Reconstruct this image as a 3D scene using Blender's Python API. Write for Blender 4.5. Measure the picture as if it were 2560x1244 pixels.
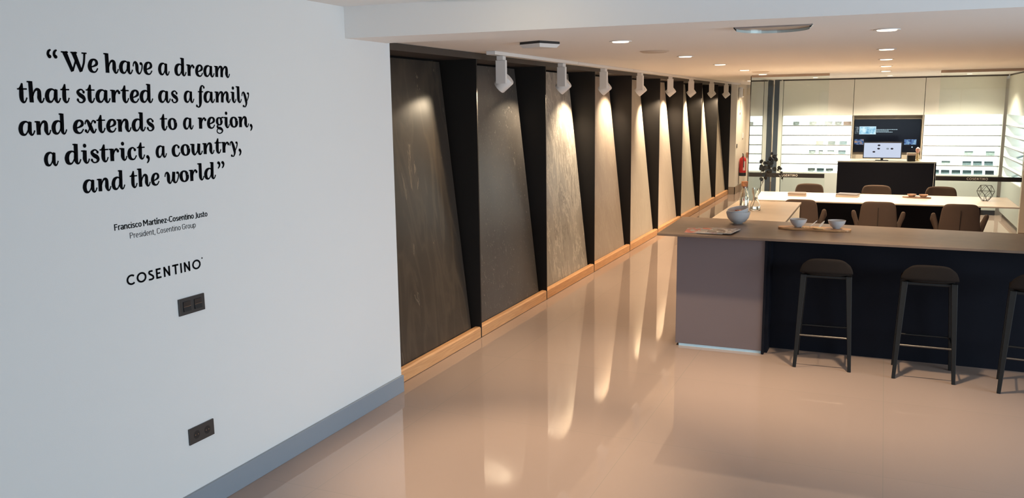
import bpy, bmesh, math, random
from mathutils import Vector, Matrix

# ------------------------------------------------------------------ clear
for o in list(bpy.data.objects):
    bpy.data.objects.remove(o, do_unlink=True)
S = bpy.context.scene
C = S.collection
random.seed(7)
PI = math.pi

# ------------------------------------------------------------------ camera
f_px, yaw, pitch, roll = 2103.665, 0.41409885, 0.16654483, -0.01281568
F = Vector((-math.sin(yaw)*math.cos(pitch), math.cos(yaw)*math.cos(pitch), -math.sin(pitch)))
Rv = Vector((math.cos(yaw), math.sin(yaw), 0)); Uv = Rv.cross(F)
cr, sr = math.cos(roll), math.sin(roll)
R2 = cr*Rv + sr*Uv; U2 = -sr*Rv + cr*Uv
cam_d = bpy.data.cameras.new('camera'); cam = bpy.data.objects.new('camera', cam_d); C.objects.link(cam)
cam_d.sensor_fit = 'HORIZONTAL'; cam_d.sensor_width = 36; cam_d.lens = f_px/2560*36
cam_d.clip_start = 0.05; cam_d.clip_end = 100
m = Matrix((R2, U2, -F)).transposed().to_4x4(); m.translation = Vector((0, 0, 2.0))
cam.matrix_world = m
S.camera = cam

# ------------------------------------------------------------------ world, exposure, daylight
W = bpy.data.worlds.new('world'); S.world = W; W.use_nodes = True
bg = W.node_tree.nodes['Background']; bg.inputs[0].default_value = (0.62, 0.78, 1.0, 1); bg.inputs[1].default_value = 0.9
S.view_settings.view_transform = 'Standard'; S.view_settings.look = 'None'
S.view_settings.gamma = 1; S.view_settings.use_curve_mapping = False
S.view_settings.exposure = 0.0

def light(name, kind, loc, energy, color, aim=None, **kw):
    d = bpy.data.lights.new(name, kind); d.energy = energy; d.color = color
    for k, v in kw.items(): setattr(d, k, v)
    o = bpy.data.objects.new(name, d); C.objects.link(o); o.location = loc
    if aim is not None:
        o.rotation_euler = (Vector(aim)-Vector(loc)).to_track_quat('-Z', 'Y').to_euler()
    return o
DAY = (0.73, 0.88, 1.0); WARM = (1.0, 0.775, 0.52); WARM2 = (1.0, 0.80, 0.55)
# daylight through the shop front behind the camera and the side window
light('daylight_front', 'AREA', (-0.1, -2.9, 1.35), 45, DAY, (-0.6, 3, 1.0), shape='RECTANGLE', size=3.0, size_y=2.1)
light('daylight_side', 'AREA', (4.45, 4.0, 1.3), 138, DAY, (-2.4, 5.0, -0.8), shape='RECTANGLE', size=3.6, size_y=1.3, spread=math.radians(125))
DOWN_E, SPOT_E = 262, 130

# ------------------------------------------------------------------ mesh helpers
class MB:
    def __init__(s): s.v = []; s.f = []; s.mi = []; s.cur = 0
    def face(s, pts):
        b = len(s.v); s.v += [tuple(p) for p in pts]; s.f.append(tuple(range(b, b+len(pts)))); s.mi.append(s.cur); return s
    def add(s, vs, fs):
        b = len(s.v); s.v += [tuple(p) for p in vs]
        for f in fs: s.f.append(tuple(i+b for i in f)); s.mi.append(s.cur)
        return s
    def box(s, x0, x1, y0, y1, z0, z1):
        vs = [(x, y, z) for z in (z0, z1) for y in (y0, y1) for x in (x0, x1)]
        return s.add(vs, [(0, 2, 3, 1), (4, 5, 7, 6), (0, 1, 5, 4), (2, 6, 7, 3), (0, 4, 6, 2), (1, 3, 7, 5)])
    def prism(s, poly, z0, z1):      # poly: list of (x,y) counter-clockwise
        n = len(poly)
        vs = [(x, y, z0) for x, y in poly]+[(x, y, z1) for x, y in poly]
        fs = [tuple(range(n-1, -1, -1)), tuple(range(n, 2*n))]+[(i, (i+1) % n, n+(i+1) % n, n+i) for i in range(n)]
        return s.add(vs, fs)
    def prism_axis(s, poly, a0, a1, axis):  # poly in the other two axes
        n = len(poly); vs = []
        for a in (a0, a1):
            for p, q in poly:
                vs.append({'x': (a, p, q), 'y': (p, a, q)}[axis])
        fs = [tuple(range(n-1, -1, -1)), tuple(range(n, 2*n))]+[(i, (i+1) % n, n+(i+1) % n, n+i) for i in range(n)]
        return s.add(vs, fs)
    def lathe(s, prof, n=32, c=(0, 0, 0)):  # prof: (r,z)
        vs = []; fs = []
        for r, z in prof:
            for k in range(n):
                a = 2*PI*k/n; vs.append((c[0]+r*math.cos(a), c[1]+r*math.sin(a), c[2]+z))
        for j in range(len(prof)-1):
            for k in range(n):
                k2 = (k+1) % n; fs.append((j*n+k, j*n+k2, (j+1)*n+k2, (j+1)*n+k))
        if prof[0][0] > 1e-6: fs.append(tuple(reversed(range(n))))
        if prof[-1][0] > 1e-6: fs.append(tuple(range((len(prof)-1)*n, len(prof)*n)))
        return s.add(vs, fs)
    def tube(s, pts, rad, n=10):
        pts = [Vector(p) for p in pts]
        rs = rad if isinstance(rad, (list, tuple)) else [rad]*len(pts)
        vs = []; fs = []
        for i, p in enumerate(pts):
            t = (pts[min(i+1, len(pts)-1)]-pts[max(i-1, 0)]).normalized()
            a = Vector((0, 0, 1)) if abs(t.z) < 0.9 else Vector((1, 0, 0))
            u = t.cross(a).normalized(); w = t.cross(u)
            for k in range(n):
                q = 2*PI*k/n; vs.append(p+rs[i]*(math.cos(q)*u+math.sin(q)*w))
        for i in range(len(pts)-1):
            for k in range(n):
                k2 = (k+1) % n; fs.append((i*n+k, i*n+k2, (i+1)*n+k2, (i+1)*n+k))
        fs.append(tuple(reversed(range(n)))); fs.append(tuple(range((len(pts)-1)*n, len(pts)*n)))
        return s.add(vs, fs)
    def leg(s, p0, p1, a, b, a2=None, b2=None):   # tapered bar with rectangular section
        a2 = a if a2 is None else a2; b2 = b if b2 is None else b2
        vs = []
        for p, (q, r) in ((p0, (a, b)), (p1, (a2, b2))):
            for dx, dy in ((-1, -1), (1, -1), (1, 1), (-1, 1)): vs.append((p[0]+dx*q/2, p[1]+dy*r/2, p[2]))
        return s.add(vs, [(0, 3, 2, 1), (4, 5, 6, 7), (0, 1, 5, 4), (1, 2, 6, 5), (2, 3, 7, 6), (3, 0, 4, 7)])
    def build(s, name, mats, parent=None, loc=None, smooth=False, bevel=0, rot=None):
        me = bpy.data.meshes.new(name); me.from_pydata(s.v, [], s.f); me.validate()
        mats = mats if isinstance(mats, (list, tuple)) else [mats]
        for mm in mats: me.materials.append(mm)
        for p, i in zip(me.polygons, s.mi): p.material_index = i
        bm = bmesh.new(); bm.from_mesh(me); bmesh.ops.recalc_face_normals(bm, faces=bm.faces); bm.to_mesh(me); bm.free()
        if smooth:
            for p in me.polygons: p.use_smooth = True
            try: me.set_sharp_from_angle(angle=math.radians(40))
            except Exception: pass
        o = bpy.data.objects.new(name, me); C.objects.link(o)
        if parent: o.parent = parent
        if loc: o.location = loc
        if rot: o.rotation_euler = rot
        if bevel:
            b = o.modifiers.new('bevel', 'BEVEL'); b.width = bevel; b.segments = 2; b.limit_method = 'ANGLE'
        return o

def grid_shell(name, fn, nu, nv, thick, mat, parent, sub=1):
    b = MB(); vs = [fn(i/nu, j/nv) for j in range(nv+1) for i in range(nu+1)]
    fs = [(j*(nu+1)+i, j*(nu+1)+i+1, (j+1)*(nu+1)+i+1, (j+1)*(nu+1)+i) for j in range(nv) for i in range(nu)]
    b.add(vs, fs); o = b.build(name, mat, parent, smooth=True)
    md = o.modifiers.new('solid', 'SOLIDIFY'); md.thickness = thick; md.offset = 0
    md = o.modifiers.new('sub', 'SUBSURF'); md.levels = sub; md.render_levels = sub
    return o

def empty(name, loc, rz=0):
    o = bpy.data.objects.new(name, None); C.objects.link(o); o.location = loc; o.rotation_euler = (0, 0, rz)
    o.empty_display_size = 0.1; return o
def tag(o, label, cat, group=None, kind=None):
    o['label'] = label; o['category'] = cat
    if group: o['group'] = group
    if kind: o['kind'] = kind
    return o
def thing(name, label, cat, loc, rz=0, group=None): return tag(empty(name, loc, rz), label, cat, group)
def struct(o, label=None):
    o['kind'] = 'structure'
    if label: o['label'] = label
    return o
def copy_tree(o, parent=None):
    c = o.copy(); C.objects.link(c)
    if parent: c.parent = parent
    for ch in [x for x in bpy.data.objects if x.parent == o]: copy_tree(ch, c)
    return c

# ------------------------------------------------------------------ materials
def mat(name, col, rough=0.5, metal=0, spec=0.5, emit=None, es=0, bump=0, bscale=200, var=0, vscale=5, trans=0, coat=0):
    M = bpy.data.materials.new(name); M.use_nodes = True; N = M.node_tree.nodes; L = M.node_tree.links
    p = N['Principled BSDF']
    p.inputs['Base Color'].default_value = (*col, 1); p.inputs['Roughness'].default_value = rough
    p.inputs['Metallic'].default_value = metal; p.inputs['Specular IOR Level'].default_value = spec
    if trans: p.inputs['Transmission Weight'].default_value = trans
    if coat: p.inputs['Coat Weight'].default_value = coat
    if emit: p.inputs['Emission Color'].default_value = (*emit, 1); p.inputs['Emission Strength'].default_value = es
    if bump or var:
        tc = N.new('ShaderNodeTexCoord')
    if var:
        n = N.new('ShaderNodeTexNoise'); n.inputs['Scale'].default_value = vscale; n.inputs['Detail'].default_value = 5
        L.new(tc.outputs['Object'], n.inputs['Vector'])
        r = N.new('ShaderNodeValToRGB'); r.color_ramp.elements[0].position = .3; r.color_ramp.elements[1].position = .7
        r.color_ramp.elements[0].color = (*[c*(1-var) for c in col], 1); r.color_ramp.elements[1].color = (*[min(1, c*(1+var)) for c in col], 1)
        L.new(n.outputs['Fac'], r.inputs['Fac']); L.new(r.outputs['Color'], p.inputs['Base Color'])
    if bump:
        n = N.new('ShaderNodeTexNoise'); n.inputs['Scale'].default_value = bscale; n.inputs['Detail'].default_value = 3
        L.new(tc.outputs['Object'], n.inputs['Vector'])
        b = N.new('ShaderNodeBump'); b.inputs['Strength'].default_value = bump; b.inputs['Distance'].default_value = 0.002
        L.new(n.outputs['Fac'], b.inputs['Height']); L.new(b.outputs['Normal'], p.inputs['Normal'])
    return M

def floor_mat():
    M = bpy.data.materials.new('polished_tile'); M.use_nodes = True; N = M.node_tree.nodes; L = M.node_tree.links; p = N['Principled BSDF']
    tc = N.new('ShaderNodeTexCoord'); mp = N.new('ShaderNodeMapping'); L.new(tc.outputs['Object'], mp.inputs['Vector'])
    mp.inputs['Location'].default_value = (-0.1, -0.89, 0)
    br = N.new('ShaderNodeTexBrick'); br.offset = 0; br.squash = 1
    br.inputs['Scale'].default_value = 1; br.inputs['Brick Width'].default_value = 1.39; br.inputs['Row Height'].default_value = 1.28
    br.inputs['Mortar Size'].default_value = 0.0022; br.inputs['Mortar Smooth'].default_value = 0.1
    br.inputs['Color1'].default_value = (0.345, 0.258, 0.215, 1); br.inputs['Color2'].default_value = (0.353, 0.264, 0.22, 1)
    br.inputs['Mortar'].default_value = (0.3, 0.24, 0.2, 1)
    L.new(mp.outputs['Vector'], br.inputs['Vector']); L.new(br.outputs['Color'], p.inputs['Base Color'])
    p.inputs['Roughness'].default_value = 0.035; p.inputs['Specular IOR Level'].default_value = 0.55
    n = N.new('ShaderNodeTexNoise'); n.inputs['Scale'].default_value = 1.3
    L.new(tc.outputs['Object'], n.inputs['Vector'])
    b = N.new('ShaderNodeBump'); b.inputs['Strength'].default_value = 0.05; b.inputs['Distance'].default_value = 0.01
    L.new(n.outputs['Fac'], b.inputs['Height']); L.new(b.outputs['Normal'], p.inputs['Normal'])
    return M

def wood_mat(name, c1, c2, axis='y', scale=6, rough=.45):
    M = bpy.data.materials.new(name); M.use_nodes = True; N = M.node_tree.nodes; L = M.node_tree.links; p = N['Principled BSDF']
    tc = N.new('ShaderNodeTexCoord'); mp = N.new('ShaderNodeMapping'); L.new(tc.outputs['Object'], mp.inputs['Vector'])
    mp.inputs['Scale'].default_value = {'y': (14, .7, 14), 'x': (.7, 14, 14)}[axis]
    n = N.new('ShaderNodeTexNoise'); n.inputs['Scale'].default_value = scale; n.inputs['Detail'].default_value = 6; n.inputs['Distortion'].default_value = .6
    L.new(mp.outputs['Vector'], n.inputs['Vector'])
    r = N.new('ShaderNodeValToRGB'); r.color_ramp.elements[0].position = .32; r.color_ramp.elements[1].position = .68
    r.color_ramp.elements[0].color = (*c1, 1); r.color_ramp.elements[1].color = (*c2, 1)
    L.new(n.outputs['Fac'], r.inputs['Fac']); L.new(r.outputs['Color'], p.inputs['Base Color'])
    p.inputs['Roughness'].default_value = rough; return M

def stone_mat(name, base, alt, vein, kind, rough=.38, seed=0, spec=.4):
    """kind: 'rust' streaks down the slab, 'fleck' fine bright flecks, 'crag' torn dark and light veins, 'soft' clouds"""
    M = bpy.data.materials.new(name); M.use_nodes = True; N = M.node_tree.nodes; L = M.node_tree.links; p = N['Principled BSDF']
    tc = N.new('ShaderNodeTexCoord')
    def noise(sc, det, dist, loc, rgh=.55):
        mp = N.new('ShaderNodeMapping'); mp.inputs['Scale'].default_value = sc; mp.inputs['Location'].default_value = (seed*3.1+loc, seed*1.7, loc)
        L.new(tc.outputs['Object'], mp.inputs['Vector'])
        n = N.new('ShaderNodeTexNoise'); n.inputs['Scale'].default_value = 1; n.inputs['Detail'].default_value = det
        n.inputs['Distortion'].default_value = dist; n.inputs['Roughness'].default_value = rgh
        L.new(mp.outputs['Vector'], n.inputs['Vector']); return n.outputs['Fac']
    def ramp(src, stops):
        r = N.new('ShaderNodeValToRGB'); e = r.color_ramp.elements
        while len(e) < len(stops): e.new(.5)
        for k, (pos, c) in enumerate(stops): e[k].position = pos; e[k].color = (*c, 1) if len(c) == 3 else c
        L.new(src, r.inputs['Fac']); return r.outputs['Color']
    def mix(fac, a, b):
        x = N.new('ShaderNodeMix'); x.data_type = 'RGBA'
        L.new(fac, x.inputs[0]); L.new(a, x.inputs[6]) if not isinstance(a, tuple) else x.inputs[6].__setattr__('default_value', (*a, 1))
        L.new(b, x.inputs[7]) if not isinstance(b, tuple) else x.inputs[7].__setattr__('default_value', (*b, 1))
        return x.outputs[2]
    B0, B1 = (0, 0, 0), (1, 1, 1)
    col = ramp(noise((2.5, 2.5, 1.4), 6, .8, 0), [(.3, base), (.7, alt)])
    if kind == 'rust':
        st = ramp(noise((4, 4, .7), 5, 1.0, 4, .5), [(.45, B0), (.5, (.5,)*3), (.55, B0)])
        col = mix(st, col, vein)
        sw = ramp(noise((3.2, 3.2, 1.1), 6, 2.0, 9, .6), [(.64, B0), (.66, (.55,)*3), (.68, B0)])
        col = mix(sw, col, tuple(c*3.2 for c in vein))
        h = sw
    elif kind == 'fleck':
        st = ramp(noise((26, 26, 14), 8, 2.0, 2, .7), [(.60, B0), (.68, B1)])
        col = mix(st, col, vein); h = st
    elif kind == 'crag':
        a = ramp(noise((4.5, 4.5, 1.5), 12, .5, 3, .72), [(.49, B0), (.52, B1), (.55, B0)])
        d = ramp(noise((6, 6, 2.2), 12, .7, 7, .78), [(.575, B0), (.60, (.85,)*3), (.62, B0)])
        col = mix(a, col, vein); col = mix(d, col, tuple(c*.35 for c in base)); h = a
    else:
        a = ramp(noise((4, 4, 1.5), 8, 1.5, 3, .6), [(.46, B0), (.5, (.45,)*3), (.54, B0)])
        col = mix(a, col, vein); h = a
    L.new(col, p.inputs['Base Color'])
    p.inputs['Roughness'].default_value = rough; p.inputs['Specular IOR Level'].default_value = spec
    b = N.new('ShaderNodeBump'); b.inputs['Strength'].default_value = .35; b.inputs['Distance'].default_value = .003
    L.new(h, b.inputs['Height']); L.new(b.outputs['Normal'], p.inputs['Normal'])
    return M

def glass_mat(name, tint, refl, rough=0.0):
    M = bpy.data.materials.new(name); M.use_nodes = True; N = M.node_tree.nodes; L = M.node_tree.links
    N.remove(N['Principled BSDF']); out = N['Material Output']
    t = N.new('ShaderNodeBsdfTransparent'); t.inputs[0].default_value = (*tint, 1)
    g = N.new('ShaderNodeBsdfGlossy'); g.inputs['Roughness'].default_value = rough
    fr = N.new('ShaderNodeFresnel'); fr.inputs[0].default_value = 1.5
    ad = N.new('ShaderNodeMath'); ad.operation = 'ADD'; ad.use_clamp = True; ad.inputs[1].default_value = refl
    L.new(fr.outputs[0], ad.inputs[0])
    x = N.new('ShaderNodeMixShader'); L.new(ad.outputs[0], x.inputs[0]); L.new(t.outputs[0], x.inputs[1]); L.new(g.outputs[0], x.inputs[2])
    L.new(x.outputs[0], out.inputs[0]); return M

def emit_mat(name, col, s):
    M = bpy.data.materials.new(name); M.use_nodes = True; N = M.node_tree.nodes; L = M.node_tree.links
    N.remove(N['Principled BSDF']); e = N.new('ShaderNodeEmission'); e.inputs[0].default_value = (*col, 1); e.inputs[1].default_value = s
    L.new(e.outputs[0], N['Material Output'].inputs[0]); return M

M_wall = mat('white_paint', (.74, .74, .735), .75, spec=.2, bump=.15, bscale=350)
M_ceil = mat('ceiling_paint', (.86, .84, .82), .8, spec=.2)
M_cream = mat('cream_paint', (.74, .68, .58), .7, spec=.25)
M_floor = floor_mat()
M_bb = mat('grey_skirting', (.25, .285, .33), .4)
M_bb2 = mat('taupe_skirting', (.30, .23, .17), .4)
M_black = mat('black_niche_panel', (.012, .010, .009), .6, spec=.3)
M_fascia = mat('dark_brown_fascia', (.045, .034, .028), .55)
M_oak = wood_mat('oak', (.52, .26, .115), (.66, .36, .17))
M_whitemetal = mat('white_metal', (.72, .71, .70), .45)
M_lens = emit_mat('warm_lamp', (1.0, .80, .55), 7)
M_counter = mat('brown_stone_top', (.138, .092, .065), .34, spec=.35, var=.12, vscale=9, bump=.05, bscale=300)
M_lilac = mat('lilac_grey_panel', (.158, .124, .130), .6, bump=.1, bscale=500)
M_navy = mat('blue_black_panel', (.005, .006, .011), .7, spec=.15)
M_blue = mat('pale_blue_steel', (.62, .86, .98), .5)
M_pen = mat('greige_top', (.34, .26, .19), .35, var=.08, vscale=4)
M_creampanel = mat('cream_panel', (.72, .64, .50), .5)
M_table = mat('pale_marble_top', (.80, .70, .58), .28, var=.06, vscale=3)
M_cab = mat('cabinet_grey_cream', (.72, .71, .64), .45)
M_base = mat('cabinet_pale_grey', (.36, .39, .37), .45)
M_shelfback = emit_mat('painted_glow_back', (.95, 1.0, .97), 3.0)  # glow put into the shelf backs, standing in for LED strips
M_shelf = mat('shelf_edge_grey', (.17, .175, .17), .5)
M_shelfw = mat('shelf_white', (.72, .75, .73), .5)
M_darkframe = mat('blue_grey_frame', (.05, .06, .075), .45)
M_glass = glass_mat('partition_glass', (.95, .98, .97), -.02)
M_sideglass = glass_mat('side_glass', (.62, .66, .62), .40)
M_band = mat('black_band', (.015, .014, .014), .5)
M_letterw = mat('white_letter', (.78, .78, .74), .6)
M_letterb = mat('black_vinyl', (.006, .006, .007), 1.0, spec=0)
M_letterg = mat('grey_vinyl', (.06, .06, .062), 1.0, spec=0)
M_taupebar = mat('taupe_rail', (.40, .31, .25), .5)
M_fabric = mat('brown_fabric', (.080, .056, .044), .9, spec=.15, bump=.5, bscale=900)
M_fabric_d = mat('dark_brown_fabric', (.014, .0105, .009), .9, spec=.15, bump=.5, bscale=900)
M_seam = mat('seam_thread', (.012, .009, .008), .9)
M_blackwood = mat('black_stained_wood', (.006, .006, .006), .5, spec=.3, bump=.1, bscale=60)
M_steel = mat('steel', (.45, .40, .35), .25, metal=1)
M_barsteel = mat('dull_steel', (.16, .14, .12), .35, metal=1)
M_blackmetal = mat('black_metal', (.02, .02, .02), .4, metal=.5)
M_red = mat('red_enamel', (.50, .02, .02), .3)
M_plastic = mat('black_plastic', (.018, .018, .02), .35)
M_darkbrownplastic = mat('anthracite_plate', (.035, .033, .033), .4)
M_socket = mat('socket_well', (.008, .008, .009), .5)
M_china = mat('grey_white_china', (.50, .50, .51), .3, coat=.3)
M_cork = mat('cork', (.42, .17, .07), .85, bump=.6, bscale=200, var=.2, vscale=60)
M_clear = mat('clear_glass', (.95, .97, .96), .01, trans=1.0)
M_clear.node_tree.nodes['Principled BSDF'].inputs['IOR'].default_value = 1.45
M_leaf = mat('eucalyptus_leaf', (.035, .035, .028), .6, var=.4, vscale=20)
M_stem = mat('stem_brown', (.07, .045, .03), .7)
M_board = wood_mat('olive_wood', (.35, .15, .055), (.62, .33, .14), 'x', 8, .4)
M_spoon = mat('white_porcelain', (.8, .78, .74), .25)
M_wafer = mat('pale_wood', (.66, .42, .18), .5, var=.15, vscale=30)
M_potp = mat('dried_petals', (.22, .03, .015), .7, var=.8, vscale=35)
M_potp2 = mat('orange_petals', (.60, .20, .04), .7, var=.4, vscale=40)
M_screenoff = mat('screen_black', (.003, .004, .008), .12, spec=.15)

# ------------------------------------------------------------------ room shell
CZ = 2.455
def sbox(name, mt, *a, label=None, bevel=0):
    return struct(MB().box(*a).build(name, mt, bevel=bevel), label)
sbox('floor', M_floor, -3.6, 4.8, -3.3, 21.3, -0.05, 0)
sbox('ceiling', M_ceil, -3.6, 4.8, 5.02, 21.3, CZ, CZ+.08, label='low white ceiling over the showroom')
o = MB().box(-3.6, 4.8, -3.3, 4.50, 2.62, 2.70).build('ceiling_front', M_ceil); struct(o, 'higher white ceiling over the entrance area')
# cross beam between the two ceilings, running slightly off square as its lower edges show
o = MB().prism([(-3.6, 4.44), (4.8, 4.92), (4.8, 5.18), (-3.6, 4.93)], 2.432, 2.72).build('trim_1', M_ceil); struct(o, 'white ceiling beam crossing in front of the low ceiling')
sbox('wall_left', M_wall, -3.25, -3.07, -3.2, 4.985, 0, 2.70, label='white wall with the quotation lettering')
sbox('baseboard_left', M_bb, -3.0695, -3.052, -3.2, 4.99, 0, 0.122, label='blue-grey skirting under the lettered white wall', bevel=.002)
sbox('wall_niche_back', M_black, -3.60, -3.56, 4.99, 19.42, 0, 2.46, label='black back wall of the display niches')
o = MB().box(-3.60, -3.02, 19.408, 19.44, 0, 2.46).box(-3.60, -3.03, 19.44, 21.0, 0, 2.46).build('wall_far_left', M_cream); struct(o, 'cream wall behind the last display slab')
o = MB().box(-3.02, -3.005, 19.385, 21.0, 0, .165).box(-3.15, -3.005, 19.385, 19.399, 0, .165).box(-3.005, 4.6, 20.985, 21.0, 0, .165).build('baseboard_far', M_bb2); struct(o, 'taupe skirting along the far cream wall')
sbox('wall_back', M_cream, -3.6, 4.8, 21.0, 21.1, 0, 2.46, label='cream wall at the far end')
sbox('wall_right_far', M_cream, 2.32, 2.42, 14.2, 21.0, 0, 2.46, label='cream wall behind the right shelving')
sbox('wall_return', M_cream, 1.865, 4.7, 13.98, 14.10, 0, 2.46, label='cream wall return to the right of the glass partition')
sbox('baseboard_return', M_bb2, 1.866, 4.7, 13.965, 13.979, 0, .12, label='taupe skirting of the right return wall')
o = MB()
o.box(4.6, 4.7, -3.2, 2.1, 0, 2.7).box(4.6, 4.7, 5.9, 14.0, 0, 2.7).box(4.6, 4.7, 2.1, 5.9, 2.1, 2.7)
struct(o.build('wall_right', M_wall), 'white right wall with a daylight window')
o = MB()
o.box(-3.07, -2.1, -3.2, -3.1, 0, 2.7).box(3.7, 4.6, -3.2, -3.1, 0, 2.7).box(-2.1, 3.7, -3.2, -3.1, 2.45, 2.7)
struct(o.build('wall_front', M_wall), 'white wall around the shop front behind the viewer')
def window(name, pts_fn, n, lab):
    root = struct(empty(name, (0, 0, 0)), lab)
    fr = MB()
    for k in range(n+1): fr.box(*pts_fn(k/n, 'post'))
    fr.box(*pts_fn(0, 'low')); fr.box(*pts_fn(0, 'high'))
    fr.build('window_frame', M_darkframe, root)
    MB().box(*pts_fn(0, 'pane')).build('glass_pane', M_glass, root)
window('window_1', lambda t, k: {'post': (-2.1+5.76*t, -2.06+5.76*t, -3.18, -3.12, 0, 2.45), 'low': (-2.1, 3.7, -3.18, -3.12, 0, .06), 'high': (-2.1, 3.7, -3.18, -3.12, 2.39, 2.45), 'pane': (-2.1, 3.7, -3.155, -3.145, .06, 2.39)}[k], 4, 'glazed shop front behind the viewer')
window('window_2', lambda t, k: {'post': (4.62, 4.68, 2.1+3.76*t, 2.14+3.76*t, 0, 2.1), 'low': (4.62, 4.68, 2.1, 5.9, 0, .06), 'high': (4.62, 4.68, 2.1, 5.9, 2.04, 2.1), 'pane': (4.645, 4.655, 2.1, 5.9, .06, 2.04)}[k], 3, 'side window to the right of the viewer')

# ------------------------------------------------------------------ display niches on the left wall
BY = [4.99, 6.487, 8.078, 9.678, 11.275, 12.868, 14.50, 16.125, 17.78, 19.40]
XF = -3.154
sbox('trim_2', M_fascia, -3.56, XF, 4.99, 19.40, 2.403, 2.453, label='dark brown fascia above the display slabs')
specs = [
 ('dark_rust', (.032, .026, .022), (.050, .040, .032), (.085, .064, .045), 'rust', .33, 'dark brown rust-streaked', 'nearest the lettered white wall'),
 ('charcoal', (.060, .054, .050), (.085, .078, .072), (.30, .27, .23), 'fleck', .33, 'charcoal grey white-flecked', 'second from the lettered white wall'),
 ('craggy', (.255, .23, .20), (.35, .32, .28), (.52, .48, .42), 'crag', .36, 'mid grey heavily veined', 'with torn light and dark veining'),
 ('greige', (.30, .245, .20), (.35, .29, .24), (.40, .34, .28), 'soft', .4, 'plain greige', 'brightest lit at its top left edge'),
 ('beige', (.46, .40, .33), (.52, .46, .38), (.56, .50, .42), 'soft', .4, 'pale beige', 'just left of the counter corner'),
 ('blush', (.55, .46, .38), (.60, .51, .43), (.64, .56, .47), 'soft', .42, 'blush cream', 'sixth from the lettered wall'),
 ('cream', (.56, .50, .41), (.60, .54, .45), (.64, .58, .49), 'soft', .42, 'cream', 'seventh from the lettered wall'),
 ('ivory', (.57, .51, .42), (.61, .55, .46), (.65, .59, .50), 'soft', .42, 'ivory', 'last but one before the fire extinguisher'),
 ('sand', (.46, .38, .27), (.54, .45, .33), (.38, .29, .19), 'rust2', .42, 'sand coloured veined', 'farthest along the wall, beside the fire extinguisher'),
]
TH = .02
for k in range(9):
    y0, y1 = BY[k], BY[k+1]
    nm, b_, a_, v_, kd, rg, look, where = specs[k]
    ms = stone_mat('stone_'+nm, b_, a_, v_, 'soft' if kd == 'rust2' else kd, rg, k+1)
    # slab leaning back: foot on the ledge, head deep in the niche
    ya, yb = y0+.015, y1-.085
    f0, f1 = (-3.212, .072), (-3.462, 2.385)
    t = MB(); t.add([(f0[0], ya, f0[1]), (f0[0], yb, f0[1]), (f1[0], yb, f1[1]), (f1[0], ya, f1[1]),
                     (f0[0]-TH, ya, f0[1]), (f0[0]-TH, yb, f0[1]), (f1[0]-TH, yb, f1[1]), (f1[0]-TH, ya, f1[1])],
                    [(0, 1, 2, 3), (7, 6, 5, 4), (0, 4, 5, 1), (1, 5, 6, 2), (2, 6, 7, 3), (3, 7, 4, 0)])
    tag(t.build('stone_slab', ms, bevel=.001), f'{look} stone slab leaning in a black niche, {where}', 'stone slab', 'leaning stone slabs in the wall niches')
    # oak ledge under the slab: front board with a sloping top and a lip behind
    t = MB().prism_axis([(XF, 0.004), (XF, .090), (-3.166, .100), (-3.206, .100), (-3.206, .068), (-3.30, .068), (-3.30, .004)], y0+.008, y1-.013, 'y')
    lbl = ['nearest the lettered wall', 'under the charcoal flecked slab', 'under the heavily veined grey slab', 'under the plain greige slab', 'under the pale beige slab',
           'under the blush cream slab', 'under the cream slab', 'under the ivory slab', 'at the far end under the sand coloured slab'][k]
    tag(t.build('wooden_ledge', M_oak, bevel=.0015), f'low oak ledge at floor level, {lbl}', 'ledge', 'oak ledges under the slabs')
    t = MB().box(-3.56, XF, y1-.010, y1+.006, 0.0, 2.403)
    lbl = ['between the dark rust-streaked and charcoal slabs', 'between the charcoal and the veined grey slabs', 'between the veined grey and greige slabs', 'between the greige and pale beige slabs',
           'between the pale beige and blush slabs', 'between the blush and cream slabs', 'between the cream and ivory slabs', 'between the ivory and sand slabs', 'at the far end past the sand slab'][k]
    tag(t.build('divider_panel', M_black), f'tall matt black divider panel {lbl}', 'panel', 'black dividers between the slabs')
sbox('trim_3', M_black, -3.56, -3.252, 4.986, 4.996, 0, 2.403, label='black inner edge at the start of the niches')

# ------------------------------------------------------------------ lighting track and spotlights
TY = [6.35, 8.40, 10.51, 12.69, 14.85, 19.2]
tl = ['nearest section', 'second section', 'third section', 'fourth section', 'farthest long section']
for k in range(5):
    t = MB().box(-3.00, -2.92, TY[k]+.004, TY[k+1]-.004, 2.425, CZ-.001)
    tag(t.build('lighting_track', M_whitemetal, bevel=.002), f'white ceiling lighting track above the slabs, {tl[k]}', 'lighting track', 'sections of the lighting track')
SY = [6.56, 8.02, 9.40, 10.98, 12.70, 14.20, 16.02, 17.60]
slab_lbl = ['charcoal flecked slab edge, first on the track', 'start of the veined grey slab, second on the track', 'start of the plain greige slab, third on the track', 'end of the greige slab, fourth on the track',
            'pale beige slab, fifth on the track', 'blush cream slab, sixth on the track', 'cream slab, seventh on the track', 'ivory slab, last one on the track']
turn = [0.75, 0.35, 0.35, 0.25, 1.3, .5, .5, .9]
def make_spot():
    r = thing('track_spotlight', '', 'spotlight', (0, 0, 0), 0, 'white spotlights on the track')
    MB().box(-.03, .03, -.03, .03, -.035, -.001).build('track_adapter', M_whitemetal, r, bevel=.003)
    t = MB().box(-.045, .045, -.0175, .0175, -.225, -.036)
    t.build('driver_box', M_whitemetal, r, bevel=.002)
    return r
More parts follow.
